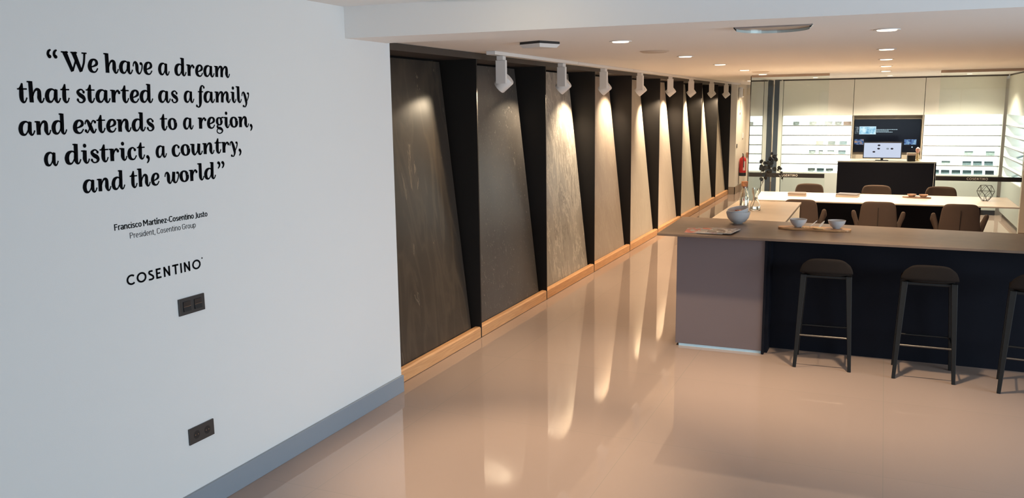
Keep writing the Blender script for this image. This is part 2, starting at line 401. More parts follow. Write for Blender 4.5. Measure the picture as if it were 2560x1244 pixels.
for k, y in enumerate(SY):
    r = make_spot(); r.location = (-2.96, y, 2.425); r['label'] = f'white track spotlight near the {slab_lbl[k]}'
    r.rotation_euler = (0, 0, turn[k]*.4 - .3)
    # drum head tilted towards the slab
    t = MB(); t.lathe([(.0, .055), (.052, .055), (.058, .045), (.060, -.06), (.057, -.068), (.050, -.068), (.046, -.052), (0, -.05)], 28)
    hd = t.build('lamp_head', M_whitemetal, r, smooth=True)
    d = Vector((-.78, -.05, -.62)).normalized()
    q = (-d).to_track_quat('Z', 'Y')
    hd.rotation_mode = 'QUATERNION'
    hd.rotation_quaternion = r.rotation_euler.to_quaternion().inverted() @ q
    lp = r.rotation_euler.to_matrix().inverted() @ Vector((-.005, .075, -.215)); hd.location = lp
    MB().lathe([(0, 0), (.045, 0), (.045, -.002), (0, -.002)], 24).build('lamp_lens', M_lens, hd, (0, 0, -.053))
    hp = Vector((-2.965, y+.075, 2.21)) + d*.075
    li = light('track_spot_light', 'SPOT', hp, SPOT_E*[.62, .58, 1.0, 1, 1, 1, 1, .8][k], WARM2, hp+Vector((-.50, [-.52, -.45, -.25, -.15, 0, -.1, -.1, .2][k], [-.95, -.95, -.85, -.6, -.9, -.75, -.75, -.7][k])), spot_size=math.radians([98, 92, 90, 92, 86, 92, 92, 92][k]), spot_blend=.8, shadow_soft_size=.025)

# ------------------------------------------------------------------ ceiling fittings
rowlab = {-1.75: ['left row, nearest past the beam', 'left row, second past the beam', 'left row, third past the beam', 'left row, fourth past the beam', 'left row, farthest near the glass partition'],
          -0.015: ['right row, nearest past the beam', 'right row, second past the beam', 'right row, third past the beam', 'right row, fourth past the beam', 'right row, farthest near the partition opening']}
for X in (-1.75, -.015):
    for k, y in enumerate([5.95, 8.1, 9.95, 11.8, 13.65]):
        r = thing('recessed_downlight', f'lit round recessed ceiling downlight, {rowlab[X][k]}', 'ceiling light', (X, y, CZ), 0, 'recessed round downlights')
        MB().lathe([(.062, -.001), (.080, -.001), (.078, -.006), (.062, -.004)], 32).build('trim_ring', M_whitemetal, r, smooth=True)
        MB().lathe([(0, -.002), (.062, -.002), (.055, -.009), (0, -.010)], 32).build('lamp_lens', M_lens, r, smooth=True)
        light('downlight_lamp', 'SPOT', (X, y, CZ-.02), DOWN_E*[1.05, .8, 1.1, 1.4, 1.4][k], WARM, (X, y, 0), spot_size=math.radians([84, 100, 116, 120, 125][k]), spot_blend=.9, shadow_soft_size=.05)
r = thing('recessed_downlight', 'lit round downlight in the higher entrance ceiling near the beam', 'ceiling light', (-1.78, 3.98, 2.62), 0, 'recessed round downlights')
MB().lathe([(.062, -.001), (.080, -.001), (.078, -.006), (.062, -.004)], 32).build('trim_ring', M_whitemetal, r, smooth=True)
MB().lathe([(0, -.002), (.062, -.002), (.058, -.03), (.035, -.048), (0, -.053)], 32).build('lamp_lens', emit_mat('bright_dome', (1.0, .80, .52), 30), r, smooth=True)  # deep dome and strong glow added to light the beam face
light('downlight_lamp', 'SPOT', (-1.78, 3.98, 2.55), 330, WARM, (-1.78, 3.98, 0), spot_size=math.radians(56), spot_blend=.85, shadow_soft_size=.05)
for y, lb in ((17.2, 'before'), (19.9, 'beside')):  # two added fill lamps that brighten the far cream wall
    r = thing('recessed_downlight', f'added fill downlight over the corridor left of the side glass, {lb} the fire extinguisher', 'ceiling light', (-2.45, y, CZ), 0, 'recessed round downlights')
    MB().lathe([(.042, -.001), (.055, -.001), (.053, -.005), (.042, -.004)], 28).build('trim_ring', M_whitemetal, r, smooth=True)
    MB().lathe([(0, -.002), (.042, -.002), (.038, -.006), (0, -.007)], 28).build('lamp_lens', M_lens, r, smooth=True)
    light('downlight_lamp', 'SPOT', (-2.45, y, CZ-.02), 190, WARM2, (-2.45, y, 0), spot_size=math.radians(140), spot_blend=.8, shadow_soft_size=.04)
for X, lb in ((-1.15, 'left'), (.05, 'middle'), (1.25, 'right')):
    r = thing('recessed_downlight', f'small lit ceiling downlight inside the sample room, {lb} of the three by the cabinets', 'ceiling light', (X, 16.0, CZ), 0, 'recessed round downlights')
    MB().lathe([(.042, -.001), (.055, -.001), (.053, -.005), (.042, -.004)], 28).build('trim_ring', M_whitemetal, r, smooth=True)
    MB().lathe([(0, -.002), (.042, -.002), (.038, -.006), (0, -.007)], 28).build('lamp_lens', M_lens, r, smooth=True)
    light('downlight_lamp', 'SPOT', (X, 16.0, CZ-.02), 330, (1.0, .86, .66), (X, 16.0, 0), spot_size=math.radians(140), spot_blend=.8, shadow_soft_size=.04)
# emergency light
r = thing('emergency_light', 'square white ceiling unit with a black rim near the beam', 'ceiling unit', (-2.27, 5.70, CZ), 1.16)
MB().box(-.10, .10, -.10, .10, -.017, -.001).build('black_rim', M_plastic, r)
MB().add([(-.104, -.104, -.0175), (.104, -.104, -.0175), (.104, .104, -.0175), (-.104, .104, -.0175), (-.085, -.085, -.042), (.085, -.085, -.042), (.085, .085, -.042), (-.085, .085, -.042)],
         [(0, 1, 2, 3), (7, 6, 5, 4), (0, 4, 5, 1), (1, 5, 6, 2), (2, 6, 7, 3), (3, 7, 4, 0)]).build('cover', M_whitemetal, r)
M_faint = mat('ceiling_grille', (.58, .50, .42), .7)
for x, y, l in ((-1.82, 7.2, 'between the nearest two left downlights'), (-1.64, 12.55, 'just before the glass partition')):
    r = thing('ceiling_vent', f'flat round cream ceiling air vent {l}', 'vent', (x, y, CZ), 0, 'round ceiling vents')
    MB().lathe([(0, -.012), (.10, -.012), (.125, -.001)], 36).build('vent_disc', M_faint, r, smooth=True)
# half-round wall-washer type lamp
r = thing('half_round_lamp', 'half-moon glass and metal fitting on the ceiling right of the emergency unit', 'ceiling light', (-.63, 5.27, CZ))
M_lampglass = mat('frosted_rim', (.55, .62, .60), .18, metal=.3)
def halfarc(rx, ry, n=28, a0=0, a1=PI): return [(rx*math.cos(a0+(a1-a0)*i/n), ry*math.sin(a0+(a1-a0)*i/n)) for i in range(n+1)]
MB().prism(halfarc(.215, .245), -.011, -.001).build('lamp_body', mat('taupe_glass', (.30, .25, .23), .4), r)
rim = MB(); a = halfarc(.224, .285); b = halfarc(.207, .240)
for i in range(28):
    rim.face([(a[i][0], a[i][1], -.008), (a[i+1][0], a[i+1][1], -.008), (b[i+1][0], b[i+1][1], -.026), (b[i][0], b[i][1], -.026)])
    rim.face([(a[i][0], a[i][1], -.001), (a[i+1][0], a[i+1][1], -.001), (a[i+1][0], a[i+1][1], -.008), (a[i][0], a[i][1], -.008)])
    rim.face([(b[i][0], b[i][1], -.026), (b[i+1][0], b[i+1][1], -.026), (b[i+1][0], b[i+1][1], -.0112), (b[i][0], b[i][1], -.0112)])
rim.build('rim', M_lampglass, r, smooth=True)

# ------------------------------------------------------------------ lettering
def cr_curve(pts, n=7):
    out = []
    P = [Vector(p) for p in pts]
    if len(P) == 2: return [tuple(P[0]), tuple(P[1])]
    P = [2*P[0]-P[1]]+P+[2*P[-1]-P[-2]]
    for i in range(1, len(P)-2):
        for j in range(n):
            t = j/n
            q = .5*((2*P[i])+(-P[i-1]+P[i+1])*t+(2*P[i-1]-5*P[i]+4*P[i+1]-P[i+2])*t*t+(-P[i-1]+3*P[i]-3*P[i+1]+P[i+2])*t**3)
            out.append(tuple(q))
    out.append(tuple(P[-2])); return out
WK = 1.21
def stroke_quads(pts):
    q = cr_curve(pts); n = len(q); L_, R_ = [], []
    for i in range(n):
        a = q[max(i-1, 0)]; b = q[min(i+1, n-1)]; dx, dy = b[0]-a[0], b[1]-a[1]; l = math.hypot(dx, dy) or 1
        nx, ny = -dy/l, dx/l; w = max(q[i][2], .02)/2*WK
        L_.append((q[i][0]+nx*w, q[i][1]+ny*w)); R_.append((q[i][0]-nx*w, q[i][1]-ny*w))
    return [[L_[i], L_[i+1], R_[i+1], R_[i]] for i in range(n-1)]
def disc(cx, cy, rx, ry, n=16): return [[(cx+rx*math.cos(2*PI*k/n), cy+ry*math.sin(2*PI*k/n)) for k in range(n)]]
def ell(cx, cy, rx, ry, wv, wh, n=12):
    return [(cx+rx*math.cos(2*PI*k/n+.3), cy+ry*math.sin(2*PI*k/n+.3), wh+(wv-wh)*abs(math.cos(2*PI*k/n+.3))**1.3) for k in range(n+1)]
TAIL = lambda x: [(x, .3, .28), (x+.10, .04, .16), (x+.27, .07, .09), (x+.41, .33, .09)]
BOWL = [(.95, .70, .10), (.85, .90, .10), (.62, .98, .12), (.32, .83, .24), (.17, .5, .30), (.22, .18, .27), (.42, .04, .14), (.62, .12, .09), (.84, .45, .08), (.94, .72, .08)]
ARCH = lambda x: [(x, .30, .08), (x+.17, .72, .10), (x+.40, .95, .15), (x+.61, .86, .25), (x+.62, .55, .28)]
SER = lambda y: [(0, y-.03, .09), (.32, y-.03, .09)]
SF = {
 'h': ([SER(1.52), [(.30, 1.54, .29), (.25, 0, .29)], ARCH(.34)+TAIL(.94)], [], 1.45),
 'n': ([SER(.99), [(.30, 1.0, .29), (.25, 0, .29)], ARCH(.34)+TAIL(.94)], [], 1.45),
 'm': ([SER(.99), [(.30, 1.0, .29), (.25, 0, .29)], ARCH(.34)[:-1]+[(.95, .55, .27), (.90, 0, .27)], ARCH(.99)+TAIL(1.58)], [], 2.08),
 'r': ([SER(.99), [(.30, 1.0, .29), (.25, 0, .29)], [(.34, .30, .08), (.48, .72, .10), (.66, .93, .13), (.82, .90, .19)]], [disc(.85, .80, .12, .14)], 1.02),
 't': ([[(0, .965, .09), (.80, .965, .09)], [(.44, 1.38, .10), (.38, 1.15, .20), (.33, .85, .28), (.29, .3, .28), (.40, .04, .17), (.58, .07, .09), (.74, .35, .09)], [(.16, 1.0, .06), (.38, 1.22, .10)]], [], .85),
 'a': ([BOWL, [(1.03, .98, .20), (.97, .7, .26), (.93, .3, .27), (1.03, .04, .16), (1.20, .07, .09), (1.36, .33, .09)]], [], 1.42),
 'd': ([BOWL, [(.76, 1.50, .09), (1.02, 1.50, .09)], [(1.03, 1.54, .28), (.98, .8, .28), (.94, .3, .28), (1.04, .04, .16), (1.21, .07, .09), (1.36, .33, .09)]], [], 1.45),
 'e': ([[(.30, .40, .08), (.62, .50, .12), (.84, .66, .20), (.82, .88, .19), (.60, .99, .12), (.34, .85, .22), (.19, .5, .29), (.24, .18, .26), (.48, .02, .13), (.72, .07, .09), (.92, .32, .09)]], [], 1.04),
 'v': ([[(.02, .60, .08), (.12, .88, .10), (.30, .93, .20), (.42, .70, .27), (.42, .30, .25), (.54, .06, .16), (.72, .08, .09), (.93, .42, .09), (.98, .78, .12), (.86, .92, .15)]], [disc(.84, .86, .11, .12)], 1.1),
 's': ([[(.72, .80, .10), (.60, .96, .10), (.40, .98, .11), (.20, .80, .20), (.36, .58, .27), (.62, .42, .28), (.72, .20, .20), (.54, .01, .10), (.28, .02, .10), (.14, .18, .12)]], [disc(.72, .80, .10, .12), disc(.15, .2, .10, .12)], .93),
 'f': ([[(.92, 1.38, .12), (.80, 1.50, .10), (.62, 1.45, .14), (.50, 1.15, .24), (.43, .6, .28), (.38, .05, .28), (.30, -.28, .18), (.12, -.42, .09), (-.06, -.34, .11)], [(.16, .965, .09), (.80, .965, .09)]], [disc(.92, 1.36, .10, .12), disc(-.08, -.30, .10, .12)], .82),
 'i': ([SER(.99), [(.32, 1.0, .28), (.29, .6, .28)]+TAIL(.27)], [disc(.35, 1.36, .15, .16)], .74),
 'l': ([SER(1.52), [(.32, 1.54, .28), (.29, .8, .28)]+TAIL(.27)], [], .74),
 'y': ([[(.02, .62, .08), (.12, .90, .10), (.30, .94, .18), (.44, .65, .25), (.56, .2, .26), (.58, -.12, .18), (.42, -.40, .09), (.22, -.38, .10)], [(.64, .08, .07), (.88, .45, .09), (.98, .78, .11), (.90, .94, .15)]], [disc(.18, -.34, .11, .12), disc(.86, .88, .10, .11)], 1.08),
 'x': ([[(.04, .68, .08), (.14, .90, .10), (.30, .93, .18), (.50, .50, .28), (.70, .08, .20), (.86, .05, .10), (1.02, .30, .09)], [(.06, .16, .10), (.22, .04, .09), (.50, .48, .08), (.74, .92, .09), (.92, .92, .11)]], [disc(.08, .18, .11, .12), disc(.95, .84, .11, .12)], 1.1),
 'o': ([ell(.52, .5, .36, .46, .29, .09)], [], 1.1),
 'g': ([ell(.46, .62, .27, .33, .24, .09), [(.32, .30, .09), (.17, .15, .13), (.30, .02, .20), (.60, -.06, .22), (.78, -.24, .15), (.66, -.44, .09), (.38, -.50, .08), (.14, -.38, .09), (.14, -.18, .08), (.28, -.03, .08)], [(.66, .84, .09), (.80, .97, .09), (.98, .96, .13)]], [], 1.02),
 'c': ([[(.78, .80, .10), (.66, .96, .10), (.48, .97, .12), (.27, .80, .23), (.18, .5, .29), (.24, .18, .26), (.48, .02, .13), (.70, .07, .09), (.90, .33, .09)]], [disc(.78, .80, .11, .13)], 1.0),
 'u': ([SER(.99), [(.32, 1.0, .28), (.28, .6, .27), (.28, .28, .27), (.38, .05, .17), (.56, .08, .10), (.84, .45, .08), (.94, .72, .08)], [(1.0, 1.0, .28), (.95, .6, .28), (.93, .3, .27), (1.03, .04, .16), (1.20, .07, .09), (1.36, .33, .09)]], [], 1.42),
 'w': ([[(.02, .62, .08), (.12, .90, .10), (.30, .93, .20), (.40, .68, .27), (.38, .28, .26), (.48, .05, .16), (.64, .09, .09), (.88, .5, .08), (.96, .75, .08)], [(1.02, .99, .27), (.96, .6, .27), (.94, .28, .26), (1.06, .05, .15), (1.26, .09, .09), (1.48, .48, .10), (1.52, .80, .12), (1.42, .93, .15)]], [disc(1.38, .88, .11, .11)], 1.62),
 'W': ([[(0, 1.43, .09), (.60, 1.43, .09)], [(.82, 1.43, .09), (1.40, 1.43, .09)], [(1.80, 1.43, .09), (2.26, 1.43, .09)], [(.30, 1.45, .33), (.86, .0, .22)], [(.88, .04, .12), (1.24, .88, .12)], [(1.08, 1.45, .33), (1.62, .0, .22)], [(1.64, .04, .12), (1.92, .68, .14), (2.06, 1.43, .15)]], [], 2.25),
 '\u201c': ([[(.36, 1.55, .09), (.18, 1.42, .15), (.12, 1.2, .18), (.2, 1.05, .2)], [(.84, 1.55, .09), (.66, 1.42, .15), (.60, 1.2, .18), (.68, 1.05, .2)]], [disc(.22, 1.04, .15, .14), disc(.70, 1.04, .15, .14)], .95),
 '\u201d': ([[(.2, 1.42, .2), (.28, 1.3, .18), (.24, 1.08, .13), (.08, .90, .08)], [(.68, 1.42, .2), (.76, 1.3, .18), (.72, 1.08, .13), (.56, .90, .08)]], [disc(.18, 1.42, .15, .14), disc(.66, 1.42, .15, .14)], .95),
 ',': ([[(.2, .14, .2), (.28, .02, .18), (.24, -.2, .13), (.08, -.38, .08)]], [disc(.18, .14, .15, .15)], .42),
}
def sans(w):
    e = lambda cx, cy, rx, ry, a0, a1, n=10: [(cx+rx*math.cos(math.radians(a0+(a1-a0)*k/n)), cy+ry*math.sin(math.radians(a0+(a1-a0)*k/n)), w) for k in range(n+1)]
    l = lambda *p: [(x, y, w) for x, y in p]
    h = w/2; xh = .72
    return {
    'F': ([l((.1, 0), (.1, 1)), l((.1, 1-h), (.52, 1-h)), l((.1, .52), (.48, .52))], [], .60),
    'P': ([l((.1, 0), (.1, 1)), l((.1, 1-h), (.36, 1-h)), e(.36, .735, .18, .265-h, 90, -90), l((.36, .47+h*0), (.1, .47))], [], .66),
    'M': ([l((.1, 0), (.1, 1)), l((.12, .98), (.42, .35)), l((.42, .35), (.72, .98)), l((.74, 0), (.74, 1))], [], .90),
    'C': ([[(.58, .80, w), (.52, .92, w)]+e(.34, .72, .24, .28-h, 50, 180, 6)+e(.34, .28, .24, .28-h, 180, 310, 6)+[(.58, .20, w)]], [], .66),
    'G': ([[(.58, .80, w), (.52, .92, w)]+e(.34, .72, .24, .28-h, 50, 180, 6)+e(.34, .28, .24, .28-h, 180, 360, 8)+[(.58, .48, w)], l((.36, .48), (.58, .48))], [], .72),
    'J': ([l((.28, 1), (.28, .18))+[(.20, .0, w), (.04, -.02, w)]], [], .42),
    'r': ([l((.09, 0), (.09, xh)), [(.09, .5, w), (.18, xh-h, w), (.34, xh-h, w)]], [], .36),
    'a': ([[(.08, xh-.1, w), (.2, xh-h, w), (.36, xh-h, w), (.45, xh-.2, w), (.45, 0, w)], e(.26, .21, .18, .21-h, 90, 270)+[(.45, .12, w)], l((.26, .42-h), (.45, .42-h))], [], .57),
    'n': ([l((.09, 0), (.09, xh)), [(.09, .5, w), (.22, xh-h, w), (.36, xh-h, w), (.45, xh-.2, w), (.45, 0, w)]], [], .57),
    'c': ([[(.44, .60, w)]+e(.28, xh/2, .2, xh/2-h, 55, 305, 12)+[(.44, .12, w)]], [], .50),
    'i': ([l((.09, 0), (.09, xh))], [disc(.09, .93, h*1.1, h*1.1)], .20),
    '\u00ed': ([l((.09, 0), (.09, xh)), l((.06, .84), (.22, 1.05))], [], .22),
    's': ([[(.40, .60, w), (.26, xh-h, w), (.12, .60, w), (.14, .44, w), (.34, .30, w), (.40, .15, w), (.24, h, w), (.06, .12, w)]], [], .48),
    'o': ([e(.28, xh/2, .2, xh/2-h, 0, 360, 16)], [], .57),
    't': ([l((.14, .92), (.14, .16))+[(.20, h, w), (.32, h, w)], l((.02, xh-h), (.32, xh-h))], [], .37),
    'e': ([l((.10, .36), (.46, .36))+[], e(.28, xh/2, .19, xh/2-h, 0, 300, 14)], [], .56),
    'z': ([l((.04, xh-h), (.42, xh-h)), l((.42, xh-h), (.05, h)), l((.04, h), (.44, h))], [], .48),
    '-': ([l((.04, .38), (.30, .38))], [], .35),
    'd': ([l((.46, 0), (.46, 1)), e(.27, xh/2, .19, xh/2-h, 20, 340, 14)], [], .57),
    'u': ([[(.09, xh, w), (.09, .2, w), (.18, h, w), (.32, h, w), (.45, .2, w)], l((.45, 0), (.45, xh))], [], .57),
    'p': ([l((.09, -.28), (.09, xh)), e(.28, xh/2, .19, xh/2-h, 160, -160, 14)], [], .57),
    ',': ([l((.12, .08), (.04, -.15))], [], .2),
    # wide spaced logo capitals
    'lC': ([e(.45, .5, .40, .5-h, 48, 312, 18)], [], .98),
    'lO': ([e(.48, .5, .41, .5-h, 0, 360, 24)], [], 1.14),
    'lS': ([[(.50, .88, w), (.34, .97-h, w), (.16, .86, w), (.15, .68, w), (.32, .53, w), (.50, .38, w), (.52, .16, w), (.34, h, w), (.06, h+.01, w)]], [], .80),
    'lE': ([l((.12, 0), (.12, 1)), l((.12, 1-h), (.55, 1-h)), l((.12, .52), (.48, .52)), l((.12, h), (.58, h))], [], .82),
    'lN': ([l((.12, 0), (.12, 1)), l((.10, .95), (.66, .05)), l((.64, 0), (.64, 1))], [], 1.0),
    'lT': ([l((.0, 1-h), (.68, 1-h)), l((.34, 0), (.34, 1))], [], .86),
    'lI': ([l((.1, 0), (.1, 1))], [], .40),
    }
def layout(font, word, space=0):
    x = 0; polys = []
    for ch in word:
        st, ds, adv = font[ch]
        for s_ in st:
            for q in stroke_quads(s_): polys.append([(a+x, b) for a, b in q])
        for d_ in ds:
            for q in d_: polys.append([(a+x, b) for a, b in q])
        x += adv+space
    return polys
def fit(polys, a0, a1, z0, z1, h, fn, mb):
    xs = [p[0] for q in polys for p in q]; mn, mx = min(xs), max(xs)
    for q in polys:
        pts = []
        for x, y in q:
            t = (x-mn)/(mx-mn); pts.append(fn(a0+(a1-a0)*t, z0+(z1-z0)*t+y*h))
        mb.face(pts)
WX = -3.0685
wallfn = lambda a, z: (WX, a, z)
def flip_build(mb, name, mt, parent): return mb.build(name, mt, parent)
Q = thing('quotation_lettering', 'five lines of large black italic serif lettering on the white wall', 'lettering', (WX, 2.9, 1.9))
def rel(parent, fn): return lambda a, z: tuple(Vector(fn(a, z))-parent.location)
XH = .0535
lines = [
 (2.1685, [('\u201c', 2.4037, 2.4524), ('We', 2.4693, 2.6434), ('have', 2.675, 2.9354), ('a', 2.969, 3.0372), ('dream', 3.0666, 3.437)]),
 (2.0430, [('that', 2.2614, 2.4906), ('started', 2.5222, 2.9261), ('as', 2.9557, 3.0761), ('a', 3.1124, 3.1797), ('family', 3.188, 3.5705)]),
 (1.9165, [('and', 2.249, 2.4633), ('extends', 2.4909, 2.9191), ('to', 2.9554, 3.0575), ('a', 3.0948, 3.1621), ('region,', 3.193, 3.5817)]),
 (1.7915, [('a', 2.3442, 2.4098), ('district,', 2.4383, 2.8773), ('a', 2.9146, 2.9811), ('country,', 3.0111, 3.4843)]),
 (1.6670, [('and', 2.5103, 2.7283), ('the', 2.7561, 2.9241), ('world', 2.955, 3.2886), ('\u201d', 3.3033, 3.3534)])]
for z, ws in lines:
    mb = MB()
    for w_, a0, a1 in ws: fit(layout(SF, w_), a0, a1, z, z, XH, rel(Q, wallfn), mb)
    mb.build('text_line', M_letterb, Q)
WK = 1.0
N_ = thing('attribution_lettering', 'two small lines of sans lettering below the quotation', 'lettering', (WX, 2.9, 1.46))
SB, SL = sans(.135), sans(.085)
def sentence(font, words, a0, a1, z0, z1, h, mt, parent, fn):
    polys = []; x = 0
    for w_ in words:
        for q in layout(font, w_): polys.append([(a+x, b) for a, b in q])
        x += sum(font[c][2] for c in w_)+.22
    mb = MB(); fit(polys, a0, a1, z0, z1, h, rel(parent, fn), mb); return mb.build('text_line', mt, parent)
sentence(SB, ['Francisco', 'Mart\u00ednez-Cosentino', 'Justo'], 2.6491, 3.2102, 1.4885, 1.4835, .028, M_letterb, N_, wallfn)
sentence(SL, ['President,', 'Cosentino', 'Group'], 2.7288, 3.1268, 1.442, 1.4395, .026, M_letterg, N_, wallfn)
LG = sans(.17)
def logo(a0, a1, z, h, fn, parent, mt, dot):
    mb = MB(); polys = []; x = 0
    for c in 'COSENTINO':
        st, ds, adv = LG['l'+c]
        for s_ in st:
            for q in stroke_quads(s_): polys.append([(a+x, b) for a, b in q])
        x += adv
    fit(polys, a0, a1, z, z, h, rel(parent, fn), mb)
    if dot:
        g = rel(parent, fn); mb.face([g(a1+.012+.004*math.cos(2*PI*k/12), z+h*1.03+.004*math.sin(2*PI*k/12)) for k in range(12)])
    return mb.build('logo_text', mt, parent)
LGo = thing('logo_lettering', 'spaced black capital logo lettering above the light switches', 'lettering', (WX, 2.92, 1.25))
logo(2.689, 3.140, 1.2325, .048, wallfn, LGo, M_letterb, True)

# ------------------------------------------------------------------ switch plate and socket plate
def plate(name, label, cat, loc):
    r = thing(name, label, cat, loc)
    MB().box(0.0003, .008, -.084, .084, -.0415, .0415).build('cover_plate', M_darkbrownplastic, r, bevel=.0015)
    return r
r = plate('light_switch', 'anthracite double light switch plate under the logo lettering', 'switch', (-3.07, 3.058, 1.066))
for dy in (-.036, .036):
    b = MB().prism_axis([(.008, -.024), (.008, .024), (.0125, .024), (.0105, .0), (.0145, -.024)], dy-.023, dy+.023, 'y')
    b.build('rocker', M_plastic, r)
    MB().box(.0125, .0133, dy-.023, dy+.023, -.001, .001).build('rocker_edge', M_steel, [c for c in bpy.data.objects if c.parent == r][-1])
r = plate('power_socket', 'anthracite double power socket plate low on the white wall', 'socket', (-3.07, 3.058, .409))
for dy in (-.036, .036):
    t = MB(); n = 24
    vs = [(.0085, dy+.021*math.cos(2*PI*k/n), .021*math.sin(2*PI*k/n)) for k in range(n)]+[(.0086, dy+.016*math.cos(2*PI*k/n), .016*math.sin(2*PI*k/n)) for k in range(n)]
    t.add(vs, [(k, (k+1) % n, n+(k+1) % n, n+k) for k in range(n)]); t.face(vs[n:])
    s_ = t.build('socket_well', M_socket, r)
    for e in (-.009, .009):
        MB().box(.0088, .0095, dy+e-.002, dy+e+.002, -.002, .002).build('contact', M_steel, s_)

# ------------------------------------------------------------------ island counter
TZ = .985
r = thing('island_counter', 'long island counter with a dark brown top, lilac-grey end block and blue-black front', 'counter', (-.8, 7.1, 0))
def loc_(mb): return mb
t = MB().prism([(-.828, -.485), (2.90, -.50), (2.90, .30), (-.858, .61)], TZ-.018, TZ)
t.build('countertop', M_counter, r, bevel=.002)
MB().box(-.716, -.012, -.245, .45, .024, TZ-.019).build('end_block', M_lilac, r, bevel=.002)
MB().box(-.011, .006, -.262, .45, .0, TZ-.019).box(.0062, .028, -.20, -.03, 0.0, TZ-.019).build('black_end_post', M_navy, r)
MB().box(-.690, -.016, -.237, -.205, .0, .023).build('steel_plinth', M_blue, r, bevel=.002)
MB().box(-.69, -.016, -.204, .44, .0, .023).build('recessed_foot', M_plastic, r)
MB().box(.0065, 2.85, -.029, .28, 0, TZ-.019).build('front_panel', M_navy, r)

# peninsula behind
r = thing('peninsula_unit', 'cream peninsula unit with a greige top running back behind the island', 'counter', (-1.12, 8.7, 0))
MB().box(-.345, .335, -.985, 1.03, .912, .93).build('worktop', M_pen, r, bevel=.002)
MB().box(-.325, .322, -.985, 1.0, .0, .911).build('cabinet_body', M_creampanel, r)
MB().box(-.325, .326, -.985, 1.004, .895, .9085).build('dark_edge_strip', M_seam, r)  # thin dark strip just below the worktop

# ------------------------------------------------------------------ bar stools
def make_stool():
    r = thing('bar_stool', '', 'stool', (0, 0, 0), 0, 'dark bar stools at the island')
    # low wrap-round back
    def fn(u, v):
        a = (u-.5)*2
        hw = .188-.034*v**2
        z = .742+.118*v
        z -= .055*abs(a)**3.4*v**1.3
        y = -.165-.012*v+.035*(1-math.cos(a*1.15))
        return (hw*math.sin(a*1.35)/math.sin(1.35), y, z)
    grid_shell('backrest', fn, 14, 5, .022, M_fabric_d, r, 1)
    def fs(u, v):
        a = u*2*PI; rr = v
        x = .182*rr*math.copysign(abs(math.cos(a))**.75, math.cos(a)); y = .175*rr*math.copysign(abs(math.sin(a))**.75, math.sin(a))
        return (x, y+.01, .748-.012*(1-rr*rr))
    b = MB(); n = 28
    prof = [(0, .722), (.9, .722), (1.0, .732), (1.0, .745), (.93, .756), (.5, .752), (0, .75)]
    vs = []; fs_ = []
    for q, z in prof:
        for k in range(n):
            a = 2*PI*k/n
            vs.append((.185*q*math.copysign(abs(math.cos(a))**.7, math.cos(a)), .01+.175*q*math.copysign(abs(math.sin(a))**.7, math.sin(a)), z))
    for j in range(len(prof)-1):
        for k in range(n): fs_.append((j*n+k, j*n+(k+1) % n, (j+1)*n+(k+1) % n, (j+1)*n+k))
    b.add(vs, fs_).build('seat', M_fabric_d, r, smooth=True)
    for sx in (-1, 1):
        for y0, y1 in ((-.13, -.165), (.14, .185)):
            MB().leg((sx*.197, y1, 0), (sx*.160, y0, .726), .025, .025, .042, .038).build('leg', M_blackwood, r, bevel=.003)
    for y in (-.155, .175):
        MB().tube([(-.178, y, .255), (.178, y, .255)], .007).build('footrest_bar', M_barsteel if y < 0 else M_blackmetal, r, smooth=True)
    for sx in (-1, 1):
        MB().tube([(sx*.180, -.152, .255), (sx*.180, .172, .255)], .007).build('side_bar', M_blackmetal, r, smooth=True)
    MB().box(-.155, .155, -.13, .14, .70, .7215).build('seat_frame', M_blackwood, r, bevel=.004)
    return r
st = make_stool()
spots = [(-.340, 6.765, 0.03, 'black-legged bar stool nearest the lilac-grey end block'), (.362, 6.735, 0, 'black-legged bar stool in the middle of the three'), (1.045, 6.62, -.10, 'bar stool cut by the right edge of the photo')]
for k, (x, y, a, lb) in enumerate(spots):
    o = st if k == 0 else copy_tree(st)
    o.location = (x, y, 0); o.rotation_euler = (0, 0, a); o['label'] = lb

# ------------------------------------------------------------------ meeting table
r = thing('meeting_table', 'long pale marble table on a black base behind the island', 'table', (0.02, 12.2, 0))
MB().prism([(-1.55, -.57), (1.53, -.57), (1.53, .59), (-1.62, .57)], .722, .74).build('tabletop', M_table, r, bevel=.003)
MB().box(-1.15, 1.16, -.16, .30, .0, .7215).build('table_base', M_navy, r)

def make_chair():
    r = thing('armchair', '', 'chair', (0, 0, 0), 0, 'brown upholstered armchairs at the marble table')
    def fn(u, v):
        a = (u-.5)*2
        hw = .232-.040*v
        k = 1 if v < .8 else math.sqrt(max(0.0, 1-((v-.8)/.2)**2))*.16+.84
        z = .44+.385*v-.012*abs(a)**4*v
        y = -.235-.055*v+.055*a*a
        return (hw*k*a, y, z)
    bk = grid_shell('backrest', fn, 10, 9, .036, M_fabric, r, 1)
    MB().tube([(0, -.253-.055*(t/6), .45+.30*(t/6)) for t in range(7)], .0035, 6).build('seam', M_seam, bk)
    for s_ in (-1, 1):
        def fa(u, v, s_=s_):
            # wing rising and flaring outwards from the seat side
            y = -.20+.26*u
            z = .45+(.262-.10*u)*v
            x = s_*(.215+.072*v)
            return (x, y, z)
        grid_shell('armrest', fa, 5, 5, .055, M_fabric, r, 1)
    b = MB().box(-.225, .225, -.22, .24, .40, .47); o = b.build('seat', M_fabric, r, bevel=.02)
    for sx in (-1, 1):
        for sy in (-1, 1):
            MB().leg((sx*.23, sy*.22, 0), (sx*.17, sy*.16, .405), .018, .018, .028, .028).build('leg', M_blackmetal, r, bevel=.002)
    return r
ch = make_chair()
